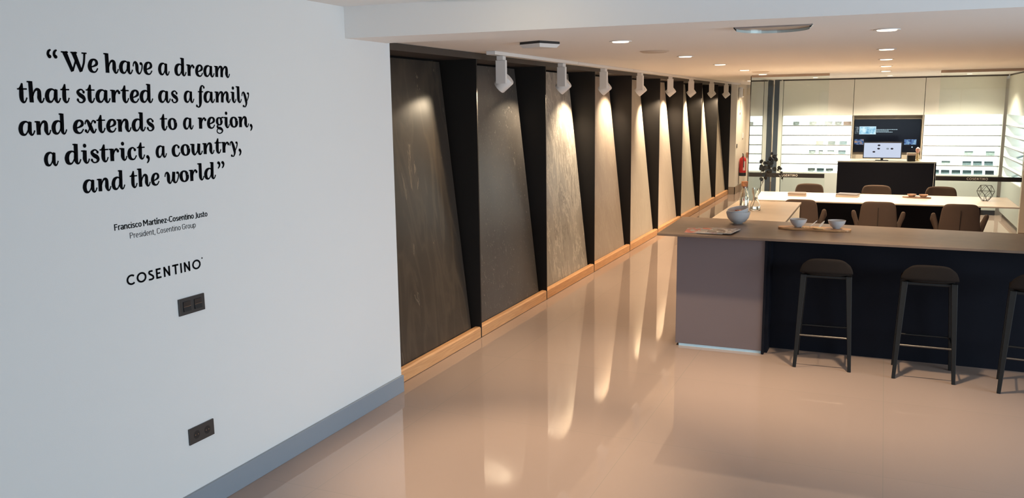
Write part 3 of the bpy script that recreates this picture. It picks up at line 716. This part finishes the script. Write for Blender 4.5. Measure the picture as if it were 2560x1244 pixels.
cs = [(-.905, 11.32, 0, 'brown armchair on the near side of the marble table, left end behind the peninsula'), (-.005, 11.32, 0, 'brown armchair on the near side of the marble table, middle'),
      (.880, 11.32, 0, 'brown armchair on the near side of the marble table, right end'),
      (-.965, 13.02, PI, 'brown armchair on the far side of the marble table, left end'), (-.045, 13.02, PI, 'brown armchair on the far side, in front of the reception desk middle'),
      (.790, 13.02, PI, 'brown armchair on the far side of the marble table, right end')]
for k, (x, y, a, lb) in enumerate(cs):
    o = ch if k == 0 else copy_tree(ch)
    o.location = (x, y, 0); o.rotation_euler = (0, 0, a); o['label'] = lb

# ------------------------------------------------------------------ glass partition
def partition(label, x0, x1, band0, band1, l0, l1):
    r = thing('glass_partition', label, 'glass partition', (0, 14.0, 0), 0, 'glass partitions of the sample room')
    MB().box(x0, x1, -.005, .005, .0, 2.418).build('glass_panel', M_glass, r)
    MB().box(x0, x1, -.02, .02, 2.418, CZ-.001).build('header_rail', M_taupebar, r)
    MB().box(x0, x1, -.015, .015, .0, .02).build('floor_rail', M_taupebar, r) if False else None
    bd = MB().box(band0, band1, -.0075, -.0055, .850, .916).build('logo_band', M_band, r)
    logo(l0, l1, .866, .036, lambda a, z: (a, 13.9922, z), r, M_letterw, False)
    return r
partition('left clear glass partition with a black logo band, crossed by the eucalyptus', -1.962, -.803, -1.957, -.808, -1.487, -1.205)
partition('right clear glass partition with a black logo band', .725, 1.863, .748, 1.860, 1.158, 1.432)
r = thing('side_glass_panel', 'reflective glass side panel of the sample room, running back from the left partition', 'glass partition', (-1.968, 15.5, 0))
MB().box(-.004, .004, -1.49, 1.49, 0, 2.44).build('glass_panel', M_sideglass, r)
MB().box(-.008, .004, -1.50, -1.491, 0, 2.44).build('edge_strip', M_seam, r)

# ------------------------------------------------------------------ sample room cabinets
YB = 17.0
def cabinet(label, x0, x1, rail=True):
    r = thing('overhead_cabinet', label, 'cabinet', ((x0+x1)/2, YB, 1.775), 0, 'cream overhead cabinets'); w = (x1-x0)/2
    MB().box(-w+.004, w-.004, 0, .40, 0, .655).build('cabinet_body', M_cab, r, bevel=.002)
    return r
cabinet('cream overhead cabinet left, above the left sample shelves', -1.785, -.535)
cabinet('cream overhead cabinet in the middle above the screen', -.535, .648)
cabinet('cream overhead cabinet right, above the right sample shelves', .648, 1.905)
sbox('trim_4', M_fascia, -1.80, 1.93, 17.0, 17.4, 2.431, CZ-.001, label='black strip above the cream cabinets')
r = thing('tall_dark_post', 'tall blue-grey post at the left end of the sample cabinets', 'post', (-1.87, 17.0, 0))
MB().box(-.078, .010, -.02, .38, 0, 2.452).build('post_body', M_darkframe, r)
MB().box(.0105, .080, .0, .38, 0, 2.430).build('cream_side_panel', M_cab, r)

SZ = [1.589, 1.407, 1.224, 1.048, .871]
def shelving(label, x0, x1, y, side=None):
    r = thing('backlit_shelving', label, 'shelving', ((x0+x1)/2, y, 0), 0, 'sample shelving with painted-in glow')
    w = (x1-x0)/2
    MB().box(-w, w, .30, .34, .715, 1.774).build('glowing_back', M_shelfback, r)  # plain back board made to glow in place of strip lighting
    MB().box(-w, w, .0, .345, .70, .7148).build('shelf_board', M_shelfw, r)
    for z in SZ:
        b = MB(); b.box(-w, w, .012, .298, z-.009, z+.006); b.cur = 1; b.box(-w, w, .0, .0115, z-.010, z+.007)
        b.build('shelf_board', [M_shelfw, M_shelf], r)
    MB().box(-w, w, .0, .345, .09, .6995).build('base_cabinet', M_base, r)
    MB().box(-w, w, .05, .345, 0, .0895).build('toe_kick', M_plastic, r)
    for sx in (-1, 1):
        MB().box(sx*w-.006, sx*w+.006, .0, .299, .716, 1.774).build('end_panel', M_shelfw, r)
    return r
shelving('white sample shelving with painted-in glow left of the wall screen', -1.778, -.548, YB)
shelving('white sample shelving with painted-in glow right of the wall screen', .668, 1.892, YB)
# right return run along the side wall
r = shelving('white sample shelving with painted-in glow on the side wall, seen through the right glass', -1.35, 1.35, 0)
r.location = (1.945, 15.62, 0); r.rotation_euler = (0, 0, -PI/2)
r = thing('overhead_cabinet', 'cream overhead cabinet on the side wall above its shelves', 'cabinet', (1.945, 15.62, 1.775), 0, 'cream overhead cabinets')
MB().box(0, .36, -1.35, 1.35, 0, .655).build('cabinet_body', M_cab, r, bevel=.002)
sbox('trim_5', M_fascia, 1.945, 2.3, 14.27, 16.97, 2.431, CZ-.001, label='black strip above the side cabinets')
# middle niche with screen
r = thing('screen_niche_panel', 'taupe recessed panel that surrounds the wall screen', 'panel', (.06, YB, 0))
t = MB(); t.box(-.589, .589, .10, .14, .72, 1.764)
t.box(-.589, -.572, 0, .0998, .72, 1.764).box(.572, .589, 0, .0998, .72, 1.764)
t.build('recess', mat('taupe_recess', (.28, .245, .19), .6), r)
MB().box(-.589, .589, .02, .35, .0, .7198).build('base_cabinet', M_base, r)

def picture_mat(name, c1, c2, c3, sc):
    M = bpy.data.materials.new(name); M.use_nodes = True; N = M.node_tree.nodes; L = M.node_tree.links
    N.remove(N['Principled BSDF']); e = N.new('ShaderNodeEmission'); tc = N.new('ShaderNodeTexCoord'); n = N.new('ShaderNodeTexNoise')
    n.inputs['Scale'].default_value = sc; n.inputs['Detail'].default_value = 4; r = N.new('ShaderNodeValToRGB')
    r.color_ramp.elements[0].position = .35; r.color_ramp.elements[1].position = .65
    r.color_ramp.elements[0].color = (*c1, 1); r.color_ramp.elements[1].color = (*c3, 1); x = r.color_ramp.elements.new(.5); x.color = (*c2, 1)
    L.new(tc.outputs['Object'], n.inputs['Vector']); L.new(n.outputs['Fac'], r.inputs['Fac']); L.new(r.outputs['Color'], e.inputs[0])
    L.new(e.outputs[0], N['Material Output'].inputs[0]); return M
r = thing('wall_screen', 'large black wall television showing a menu with small pictures', 'television', (.058, 17.06, 1.40))
MB().box(-.558, .558, 0, .038, -.302, .302).build('screen_body', M_screenoff, r, bevel=.003)
def onscreen(name, mt, x0, x1, z0, z1, par=None, y=-.0015):
    return MB().box(x0, x1, y-.001, y, z0, z1).build(name, mt, par or r)
P1 = picture_mat('picture_room', (.16, .40, .62), (.45, .75, .90), (.75, .95, 1.0), 14)
P2 = picture_mat('picture_dusk', (.02, .03, .08), (.10, .20, .40), (.50, .28, .12), 22)
P3 = picture_mat('picture_kitchen', (.02, .03, .10), (.12, .22, .45), (.30, .50, .65), 18)
E1 = emit_mat('frame_glow', (.65, .88, 1.0), 1.0)
onscreen('picture_frame', E1, -.47, -.185, .025, .170); onscreen('menu_picture', P1, -.460, -.195, .034, .161, y=-.0035)
onscreen('menu_picture', picture_mat('picture_grey', (.02, .03, .04), (.10, .13, .15), (.22, .25, .28), 25), -.545, -.485, .035, .165)
onscreen('menu_picture', P2, -.545, -.385, -.165, -.065); onscreen('menu_picture', P3, .30, .50, -.16, -.065)
onscreen('menu_icon', E1, .425, .445, -.215, -.195)
bpy_caption = MB()
random.seed(3)
for row, (z, x1) in enumerate(((.112, .175), (.089, .03), (.066, .095))):
    x = -.178
    while x < x1:
        w_ = random.uniform(.012, .035); bpy_caption.box(x, min(x+w_, x1), -.0026, -.0016, z-.0035, z+.0045); x += w_+.005
bpy_caption.build('blurred_caption', E1, r)

# ------------------------------------------------------------------ reception desk and things on it
r = thing('reception_desk', 'black high reception desk standing in the partition opening', 'desk', (.065, 15.45, 0))
MB().box(-.742, .742, -.33, .33, 1.030, 1.05).build('desk_top', mat('desk_top_grey', (.30, .30, .26), .3), r, bevel=.002)
MB().box(-.738, .712, -.325, .33, 0, 1.0295).build('desk_body', M_navy, r)
MB().box(.7125, .718, -.329, .33, 0, 1.0295).build('pale_edge_strip', M_shelfw, r)
MB().box(.7185, .742, -.325, .33, 0, 1.0295).build('side_panel', M_navy, r)
r = thing('desktop_monitor', 'white-screened desktop monitor on the reception desk', 'monitor', (.0, 15.36, 1.0505))
MB().box(-.295, .295, -.012, .012, .035, .305).build('monitor_body', M_plastic, r, bevel=.003, rot=(-.08, 0, 0))
p_ = MB().box(-.282, .282, -.0140, -.0125, .048, .290); sc_ = p_.build('lit_screen', emit_mat('white_screen', (.72, .80, .98), .85), r, rot=(-.08, 0, 0))
dk = mat('dot_navy', (.01, .015, .06), .5); gy = emit_mat('dot_grey', (.35, .4, .45), .8)
for x, z, mt in ((-.055, .25, dk), (-.058, .195, dk), (.08, .195, gy), (.145, .195, dk), (-.128, .142, dk)):
    MB().add([(x+.022*math.cos(2*PI*k/16), -.0152, z+.014*math.sin(2*PI*k/16)) for k in range(16)], [tuple(range(16))]).build('swatch_dot', mt, sc_)
MB().box(-.10, .10, -.06, .06, 0, .008).box(-.02, .02, .0, .014, .008, .05).build('monitor_stand', M_plastic, r)
r = thing('small_box', 'small dark box with a taupe lid on the right of the reception desk', 'box', (.44, 15.28, 1.0505), .1)
MB().box(-.058, .058, -.05, .05, 0, .095).build('box_body', M_black, r); MB().box(-.066, .066, -.058, .058, .0955, .135).build('lid', M_taupebar, r, bevel=.002)
r = thing('desk_ornament', 'small pink and gilt figurine behind the dark box on the desk', 'ornament', (.535, 15.42, 1.0505))
MB().lathe([(0, 0), (.035, 0), (.035, .012), (.018, .02), (.028, .06), (.016, .10), (.02, .12), (0, .125)], 20).build('gilt_base', mat('gilt', (.5, .36, .18), .4, metal=.4), r, smooth=True)
MB().lathe([(0, .125), (.02, .13), (.034, .17), (.03, .20), (.0, .225)], 20).build('pink_head', mat('pink_ceramic', (.62, .34, .26), .4), r, smooth=True)

# ------------------------------------------------------------------ stone samples on the shelves
tones = {'teal': (.03, .085, .10), 'slate': (.10, .18, .22), 'mist': (.25, .36, .38), 'clay': (.24, .20, .18), 'black': (.012, .03, .04), 'marble': (.22, .30, .33)}
TM = {k: mat('sample_'+k, v, .35, var=.25 if k != 'marble' else .6, vscale=25) for k, v in tones.items()}
SG = {'L': 'stone samples on the left backlit shelves', 'R': 'stone samples on the right backlit shelves'}
rows_z = [1.595, 1.413, 1.230, 1.054, .877, .7155]   # standing height of rows from the top
rown = ['top row', 'second row', 'third row', 'fourth row', 'fifth row', 'bottom row']
def sample(x, row, wd, tone, side, lbl, ht=.072, yy=.07):
    y = YB+yy
    t = MB(); a = .35   # tilted back like an easel card
    dy, dz = math.sin(a), math.cos(a)
    t.add([(-wd/2, 0, 0), (wd/2, 0, 0), (wd/2, dy*ht, dz*ht), (-wd/2, dy*ht, dz*ht), (-wd/2, .012, -.0), (wd/2, .012, -.0), (wd/2, dy*ht+.012, dz*ht-.004), (-wd/2, dy*ht+.012, dz*ht-.004)],
          [(0, 1, 2, 3), (7, 6, 5, 4), (0, 4, 5, 1), (1, 5, 6, 2), (2, 6, 7, 3), (3, 7, 4, 0)])
    o = t.build('stone_sample', TM[tone], loc=(x, y, rows_z[row]+.0008))
    tag(o, lbl, 'stone sample', SG[side]); return o
X = lambda px, zz: (px-1955)/(2131-1955)*1.245-1.785     # shelf abscissa measured along the left unit
LS = [(1990, 0, .11, 'marble', 'streaked blue-grey'), (2033, 0, .13, 'marble', 'streaked grey'), (2052, 0, .09, 'mist', 'pale mist'), (2072, 0, .14, 'slate', 'mottled slate'), (2096, 0, .12, 'marble', 'speckled grey'), (2119, 0, .14, 'clay', 'clay brown'),
      (2052, 2, .13, 'clay', 'pale clay'), (2082, 2, .13, 'teal', 'dark teal'), (2111, 2, .13, 'slate', 'slate blue'),
      (2034, 3, .12, 'marble', 'veined pale'), (2056, 3, .08, 'marble', 'small veined'), (2081, 3, .12, 'mist', 'pale mist'), (2109, 3, .13, 'slate', 'grey blue'),
      (2034, 5, .13, 'marble', 'white-and-grey veined'), (2057, 5, .13, 'slate', 'slate with white streak'), (2080, 5, .13, 'marble', 'speckled white')]
for px, row, wd, tone, desc in LS:
    near = {1990: 'standing alone far left', 2033: 'left of centre', 2052: 'in the middle', 2072: 'right of centre', 2096: 'second from the right end', 2119: 'at the right end', 2082: 'second from the right end', 2111: 'at the right end',
            2034: 'leftmost of the row', 2056: 'second from left', 2081: 'second from the right', 2109: 'at the right end', 2057: 'second from left', 2080: 'third from left'}[px]
    sample(X(px, 0), row, wd, tone, 'L', f'{desc} stone sample, {rown[row]} of left shelves, {near}')
RS = [(2428, 3, 'mist', 'very pale'), (2480, 3, 'mist', 'pale blue-grey'), (2373, 4, 'mist', 'very pale green'), (2425, 4, 'slate', 'grey'), (2451, 4, 'slate', 'streaked grey'), (2478, 4, 'slate', 'flat grey'),
      (2347, 5, 'slate', 'slate half hidden by the desk'), (2373, 5, 'slate', 'slate'), (2400, 5, 'slate', 'slate'), (2427, 5, 'slate', 'slate'), (2454, 5, 'slate', 'dull slate'), (2482, 5, 'black', 'near-black teal')]
for i, (px, row, tone, desc) in enumerate(RS):
    x = .668+(px-2312)/(2502-2312)*1.225
    pos = {2428: 'left one', 2480: 'right one', 2373: 'leftmost full one', 2425: 'third from the right', 2451: 'second from the right', 2478: 'at the right end', 2347: 'leftmost', 2400: 'third from left', 2427: 'fourth from left', 2454: 'second from the right', 2482: 'at the right end'}[px]
    sample(x, row, .138, tone, 'R', f'{desc} stone sample, {rown[row]} of right shelves, {pos}', ht=.078)
for y_, z_, tone, lb in ((15.95, 1.054, 'slate', 'grey stone sample on the side wall shelf, fourth row'), (15.05, 1.230, 'mist', 'pale blue stone sample on the side wall shelf, third row'), (16.3, .7155, 'mist', 'pale stone sample at the bottom of the side wall shelf, far'), (15.1, .7155, 'mist', 'pale stone sample at the bottom of the side wall shelf, near')):
    o = MB().box(0, .12, -.09, .09, 0, .012).build('stone_sample', TM[tone], loc=(2.02, y_, z_+.0225), rot=(0, -.35, 0)); tag(o, lb, 'stone sample', 'stone samples on the side wall shelves')

# ------------------------------------------------------------------ fire extinguisher corner
r = thing('fire_extinguisher', 'red fire extinguisher hung on the far cream wall', 'fire extinguisher', (-2.94, 20.02, .37))
MB().lathe([(0, 0), (.078, 0), (.08, .02), (.08, .075)], 28).build('black_foot', M_plastic, r, smooth=True)
MB().lathe([(.0795, .0755), (.0795, .36), (.07, .40), (.045, .425), (.025, .435), (.025, .45), (0, .45)], 28).build('cylinder', M_red, r, smooth=True)
MB().box(-.012, .012, -.03, .05, .4505, .48).add([(-.01, -.06, .50), (.01, -.06, .50), (.01, .04, .482), (-.01, .04, .482), (-.01, -.06, .52), (.01, -.06, .52), (.01, .04, .50), (-.01, .04, .50)],
   [(0, 1, 2, 3), (7, 6, 5, 4), (0, 4, 5, 1), (1, 5, 6, 2), (2, 6, 7, 3), (3, 7, 4, 0)]).tube([(0, -.03, .47), (.02, -.08, .45), (.03, -.095, .36), (.03, -.092, .2)], .009).build('valve_and_hose', M_plastic, r)
lb_ = MB()
for j in range(6):
    a0, a1 = -1.35+.12*j, -1.35+.12*(j+1)
    lb_.face([(.0805*math.cos(a0), .0805*math.sin(a0), .13), (.0805*math.cos(a1), .0805*math.sin(a1), .13), (.0805*math.cos(a1), .0805*math.sin(a1), .34), (.0805*math.cos(a0), .0805*math.sin(a0), .34)])
lb_.build('paper_label', mat('label_white', (.7, .5, .45), .6), r)
o = MB().box(0, .012, -.04, .04, 0, .36).build('extinguisher_bracket', mat('bracket_grey', (.35, .30, .24), .5), loc=(-3.029, 20.02, .19)); tag(o, 'grey strip on the wall below the fire extinguisher', 'bracket')
o = MB().box(0, .01, -.045, .045, -.045, .045).build('wall_switch', M_darkbrownplastic, loc=(-3.029, 19.62, 1.075), bevel=.002); tag(o, 'small dark switch on the far cream wall above the extinguisher', 'switch')
o = MB().box(0, .02, -.06, .06, -.06, .06).build('call_point', M_whitemetal, loc=(-3.029, 20.45, 1.28), bevel=.004); tag(o, 'small cream wall unit higher up near the corner', 'wall unit')
r = thing('thermostat_strip', 'tall narrow outlined plate with a small mark below on the far wall', 'wall plate', (-3.029, 19.95, 1.98))
t = MB(); t.box(.0, .008, -.05, .05, -.13, .13); t.build('plate', M_whitemetal, r)
MB().box(.008, .010, -.035, .035, -.105, .105).build('inset', mat('inset_tan', (.45, .36, .22), .6), r)
MB().box(0, .006, -.03, .03, -.21, -.16).build('mark', mat('mark_brown', (.2, .14, .08), .6), r)
r = thing('wall_speaker', 'cream rounded wall speaker high at the end of the track', 'speaker', (-3.02, 19.7, 2.27))
MB().box(0, .09, -.10, .10, -.12, .11).build('speaker_body', M_whitemetal, r, bevel=.03)
MB().box(.0905, .094, -.065, .065, -.085, .08).build('grille', mat('grille_tan', (.42, .34, .23), .7), r, bevel=.01)
o = MB().box(-.11, .11, 0, .02, -.055, .055).build('wall_sign', mat('sign_brown', (.34, .17, .10), .5), loc=(-2.90, 20.979, .80)); tag(o, 'small brown plate on the far wall beside the glass edge', 'plate')
o = MB().box(-.08, .08, 0, .06, -.08, .08).build('alarm_box', M_creampanel, loc=(-2.95, 20.939, 2.30), bevel=.006); tag(o, 'small cream alarm box high on the far wall', 'alarm')

# ------------------------------------------------------------------ things on the island
GZ = TZ+.0006
def bowl(name, prof, mt, parent=None, loc=None, rot=None, n=40):
    return MB().lathe(prof, n).build(name, mt, parent, loc, smooth=True, rot=rot)
r = thing('serving_bowl', 'grey-white china bowl with a second bowl nested and tilted inside, on the island', 'bowl', (-1.112, 7.405, GZ))
pr = [(0, .0), (.036, .0), (.040, .006), (.060, .016), (.088, .048), (.100, .085), (.102, .104), (.098, .104), (.095, .085), (.083, .052), (.055, .023), (0, .014)]
bowl('outer_bowl', pr, M_china, r)
pr2 = [(0, .0), (.047, .012), (.075, .042), (.089, .080), (.0915, .096), (.0875, .096), (.084, .080), (.070, .046), (.043, .018), (0, .007)]
bowl('inner_bowl', pr2, M_china, r, (.010, .006, .036), (.15, -.15, 0))
random.seed(11)
t = MB()
for k in range(46):
    a = random.uniform(0, 2*PI); rr = math.sqrt(random.random())*.062; h_ = .090+random.uniform(-.01, .014)-.10*(rr**2)/.062+.20*rr*math.cos(a)+.17*rr*math.sin(a)
    c = Vector((rr*math.cos(a)-.004, rr*math.sin(a)-.004, h_)); s_ = random.uniform(.010, .019); q = random.uniform(0, PI); tl_ = random.uniform(-.8, .8)
    u = Vector((math.cos(q), math.sin(q), tl_*.6)).normalized()*s_; v = Vector((-math.sin(q), math.cos(q), random.uniform(-.6, .6))).normalized()*s_*.7; w_ = Vector((0, 0, .004))
    t.cur = 0 if k % 3 else 1
    t.add([c-u, c+v, c+u, c-v, c+w_*2], [(0, 1, 4), (1, 2, 4), (2, 3, 4), (3, 0, 4), (0, 3, 2, 1)])
o = t.build('dried_flowers', [M_potp, M_potp2], loc=(-1.112, 7.405, GZ)); tag(o, 'dark red and orange dried petals heaped in the china bowl', 'dried flowers', kind='stuff')

# magazines
M_pg = mat('paper_edge', (.42, .36, .31), .7)
def mag_mat(name, cols, seed):
    M = bpy.data.materials.new(name); M.use_nodes = True; N = M.node_tree.nodes; L = M.node_tree.links; p = N['Principled BSDF']
    tc = N.new('ShaderNodeTexCoord'); mp = N.new('ShaderNodeMapping'); mp.inputs['Location'].default_value = (seed, seed*2, 0); mp.inputs['Scale'].default_value = (5, 9, 1)
    L.new(tc.outputs['Object'], mp.inputs['Vector']); n = N.new('ShaderNodeTexNoise'); n.inputs['Scale'].default_value = 1; n.inputs['Detail'].default_value = 2; n.inputs['Distortion'].default_value = 1
    L.new(mp.outputs['Vector'], n.inputs['Vector']); r_ = N.new('ShaderNodeValToRGB'); r_.color_ramp.interpolation = 'CONSTANT'; e = r_.color_ramp.elements
    while len(e) < len(cols): e.new(.5)
    for i, c in enumerate(cols): e[i].position = 0 if i == 0 else .34+.08*i; e[i].color = (*c, 1)
    L.new(n.outputs['Fac'], r_.inputs['Fac']); L.new(r_.outputs['Color'], p.inputs['Base Color']); p.inputs['Roughness'].default_value = .25; return M
for x, y, a, z, th, lb, cols, sd in ((-1.335, 6.85, .10, 0, .004, 'red and grey magazine at the left of the pile by the bowl', [(.35, .33, .30), (.45, .07, .05), (.30, .28, .26), (.6, .55, .5)], 1),
                                     (-1.225, 6.835, -.03, .0045, .005, 'red-edged magazine in the middle of the pile', [(.28, .27, .28), (.5, .12, .08), (.55, .5, .46), (.36, .33, .32)], 4),
                                     (-1.145, 6.84, -.12, .010, .005, 'grey magazine with a dark picture on top of the pile, right', [(.5, .47, .44), (.16, .12, .11), (.62, .58, .54), (.30, .25, .24)], 8)):
    r = thing('magazine', lb, 'magazine', (x, y, GZ+z), a, 'magazines on the island')
    MB().box(-.105, .105, -.14, .14, 0, th*.85).build('pages', M_pg, r); MB().box(-.106, .106, -.141, .141, th*.86, th).build('cover', mag_mat('cover_%d' % sd, cols, sd), r)

# wooden board with bowls, spoons, discs
r = thing('serving_board', 'long olive wood board with wavy edge on the island', 'board', (-.475, 7.215, GZ), -.02)
out = []
for k in range(48):
    a = 2*PI*k/48; w_ = 1+.05*math.sin(5*a+1)+.03*math.sin(9*a)
    out.append((.282*math.copysign(abs(math.cos(a))**.8, math.cos(a)), .082*w_*math.copysign(abs(math.sin(a))**.6, math.sin(a))))
t = MB(); t.prism(out, 0, .016); t.build('board', M_board, r, bevel=.002)
BZ = GZ+.0166
pb = [(0, 0), (.026, 0), (.030, .006), (.048, .020), (.063, .045), (.069, .066), (.0665, .066), (.060, .046), (.045, .024), (0, .010)]
for x, y, lb in ((-.60, 7.215, 'small grey-white bowl on the left end of the wooden board'), (-.305, 7.225, 'small grey-white bowl on the right end of the wooden board')):
    o = bowl('small_bowl', pb, M_china, loc=(x, y, BZ)); tag(o, lb, 'bowl', 'small bowls on the wooden board')
for x, y, a, lb in ((-.485, 7.232, .75, 'white porcelain spoon with its tip raised beside the left small bowl'), (-.420, 7.222, 1.35, 'white porcelain spoon standing beside the right small bowl')):
    t = MB(); pts = [(-.035, 0), (-.03, .008), (0, .013), (.03, .008), (.042, 0), (.03, -.008), (0, -.013), (-.03, -.008)]
    t.prism(pts, 0, .004)
    o = t.build('porcelain_spoon', M_spoon, loc=(x, y, BZ+.026), rot=(0, -.75, a-.6), bevel=.001); tag(o, lb, 'spoon', 'white porcelain spoons')
o = MB().lathe([(0, 0), (.036, 0), (.040, .004), (.038, .008), (0, .009)], 28).build('wooden_disc', M_wafer, loc=(-.438, 7.165, BZ), smooth=True); tag(o, 'pale round wooden disc lying at the front of the board', 'disc')
t = MB()
for k in range(4): t.prism([(-.055+.028*k, -.010), (-.035+.028*k, -.013), (-.022+.028*k, -.004), (-.024+.028*k, .012), (-.05+.028*k, .012)], 0.0002*k, .006)
o = t.build('wooden_tag_strip', M_wafer, loc=(-.512, 7.175, BZ)); tag(o, 'wavy pale wooden strip lying on the board left of the disc', 'strip')

# ------------------------------------------------------------------ carafe, vase and eucalyptus on the peninsula
PZ = .9306
r = thing('carafe', 'clear glass carafe with a cork stopper on the peninsula', 'carafe', (-1.285, 8.93, PZ))
pc = [(0, .0), (.042, .0), (.046, .006), (.046, .13), (.040, .165), (.028, .195), (.027, .235), (.0245, .235), (.0255, .195), (.0375, .163), (.0435, .13), (.0435, .008), (0, .005)]
bowl('glass_body', pc, M_clear, r)
MB().lathe([(0, .218), (.022, .218), (.0235, .236), (.032, .2365), (.034, .285), (0, .286)], 28).build('cork_stopper', M_cork, r, smooth=True)
r = thing('conical_vase', 'small clear conical glass vase beside the carafe', 'vase', (-1.165, 8.86, PZ))
pv = [(0, 0), (.050, 0), (.054, .006), (.050, .05), (.026, .115), (.022, .14), (.036, .185), (.038, .225), (.036, .225), (.034, .185), (.020, .14), (.024, .113), (.047, .05), (.050, .008), (0, .004)]
bowl('glass_body', pv, M_clear, r)
r = thing('eucalyptus_branch', 'dark dried eucalyptus branch standing in the conical vase', 'branch', (-1.165, 8.86, PZ))
random.seed(5)
def q3(p0, p1, p2, n=12): return [tuple(Vector(p0)*(1-t)**2+Vector(p1)*2*t*(1-t)+Vector(p2)*t*t) for t in [i/n for i in range(n+1)]]
s1 = q3((-.03, 0, .015), (.02, 0, .20), (.105, .0, .36)); s2 = q3((.06, .0, .28), (.10, 0, .42), (.20, .0, .57)); s3 = q3((.09, .0, .34), (.16, 0, .44), (.27, .0, .42))
s4 = q3((.09, 0, .34), (.05, .02, .42), (.065, .03, .50)); s5 = q3((.20, 0, .41), (.25, -.01, .40), (.262, 0, .30)); s6 = q3((.10, 0, .36), (.18, 0, .33), (.285, 0, .375)); s7 = q3((.12, 0, .42), (.13, .02, .52), (.16, .02, .58))
t = MB()
for s_, r0 in ((s1, .0028), (s2, .002), (s3, .0016), (s4, .0015), (s5, .0013), (s6, .0014), (s7, .0014)): t.tube(s_, r0, 6)
t.build('stem', M_stem, r)
t = MB()
def leaf(c, s_, nrm, up):
    nrm = Vector(nrm).normalized(); u = nrm.cross(Vector(up)).normalized(); v = nrm.cross(u)
    n = 10; pts = [Vector(c)+u*s_*math.cos(2*PI*k/n)*.8+v*s_*math.sin(2*PI*k/n)+nrm*.004*math.cos(4*PI*k/n) for k in range(n)]
    t.add(pts+[Vector(c)+nrm*.003], [(k, (k+1) % n, n) for k in range(n)])
for s_, cnt in ((s2, 9), (s3, 7), (s4, 9), (s5, 4), (s6, 4), (s7, 7)):
    for k in range(cnt):
        i = int(1+(len(s_)-2)*(k+.5)/cnt); p = Vector(s_[i])
        sgn = 1 if k % 2 else -1
        d = Vector((random.uniform(-.5, .5), random.uniform(-.5, .5), random.uniform(-.3, .5))); d.x += .5*sgn
        sz = random.uniform(.016, .025)*(1.0 if s_ not in (s5, s6) else .6)
        leaf(p+d.normalized()*sz*.95, sz, (random.uniform(-.6, .6), -1, random.uniform(-.7, .7)), (random.uniform(-.3, .3), 0, 1))
t.build('leaves', M_leaf, r, smooth=False)

# ------------------------------------------------------------------ things on the marble table
AZ = .7406
M_bk1 = mat('book_grey', (.19, .165, .15), .5); M_bk2 = mat('book_tan', (.26, .16, .12), .5); M_bk3 = mat('book_white', (.38, .33, .29), .5); M_bk4 = mat('book_slate', (.13, .13, .155), .5)
def book(loc, w, d, h, mt, a, lb, g):
    r = thing('book', lb, 'book', loc, a, g)
    MB().box(-w/2+.003, w/2-.003, -d/2+.003, d/2-.003, .003, h-.003).build('pages', M_pg, r)
    MB().box(-w/2, w/2, -d/2, d/2, 0, .0028).box(-w/2, w/2, -d/2, d/2, h-.0028, h).box(-w/2, -w/2+.0028, -d/2, d/2, .0029, h-.0029).build('cover', mt, r)
book((-1.05, 12.28, AZ), .235, .20, .026, M_bk2, .03, 'tan bottom book of the left pile on the marble table', 'books on the marble table')
book((-1.055, 12.28, AZ+.0266), .225, .19, .018, M_bk1, -.02, 'grey top book of the left pile on the marble table', 'books on the marble table')
book((-.40, 12.33, AZ), .28, .22, .026, M_bk3, -.10, 'white bottom book of the right pile on the marble table', 'books on the marble table')
book((-.395, 12.34, AZ+.0266), .27, .21, .016, M_bk4, -.22, 'slate top book of the right pile on the marble table', 'books on the marble table')
r = thing('oval_tray', 'brown oval tray on the marble table', 'tray', (.455, 12.42, AZ), -.12)
MB().prism([(.175*math.copysign(abs(math.cos(2*PI*k/36))**.8, math.cos(2*PI*k/36)), .08*math.sin(2*PI*k/36)) for k in range(36)], 0, .014).build('tray_body', mat('tray_brown', (.16, .09, .06), .5), r, bevel=.003)
for x, lb in ((.395, 'left small tan bowl on the brown tray'), (.535, 'right small tan bowl on the brown tray')):
    o = bowl('tray_bowl', [(0, 0), (.03, 0), (.05, .018), (.056, .034), (.053, .034), (.045, .018), (0, .008)], mat('tan_bowl', (.42, .27, .20), .5), loc=(x, 12.425-.12*(x-.455), AZ+.0146)); tag(o, lb, 'bowl', 'small bowls on the tray')
# wire polyhedron: hexagonal rings with a smaller base
r = thing('wire_ornament', 'black wire geometric ornament at the right end of the marble table', 'ornament', (1.245, 12.3, AZ))
t = MB()
def ring(rad, z, n, off): return [Vector((rad*math.cos(2*PI*k/n+off), rad*math.sin(2*PI*k/n+off), z)) for k in range(n)]
b0 = ring(.036, .002, 6, 0); b1 = ring(.088, .065, 6, PI/6); b2 = ring(.102, .125, 6, 0); b3 = ring(.070, .198, 6, PI/6)
def wire(a_, b_): t.tube([a_, b_], .0024, 6)
for R_ in (b0, b2, b3):
    for k in range(6): wire(R_[k], R_[(k+1) % 6])
for lo, up_, off in ((b0, b1, 5), (b1, b2, 1), (b2, b3, 5)):
    for k in range(6):
        wire(lo[k], up_[k]); wire(lo[k], up_[(k+off) % 6])
t.build('wire_frame', M_blackmetal, r, smooth=True)
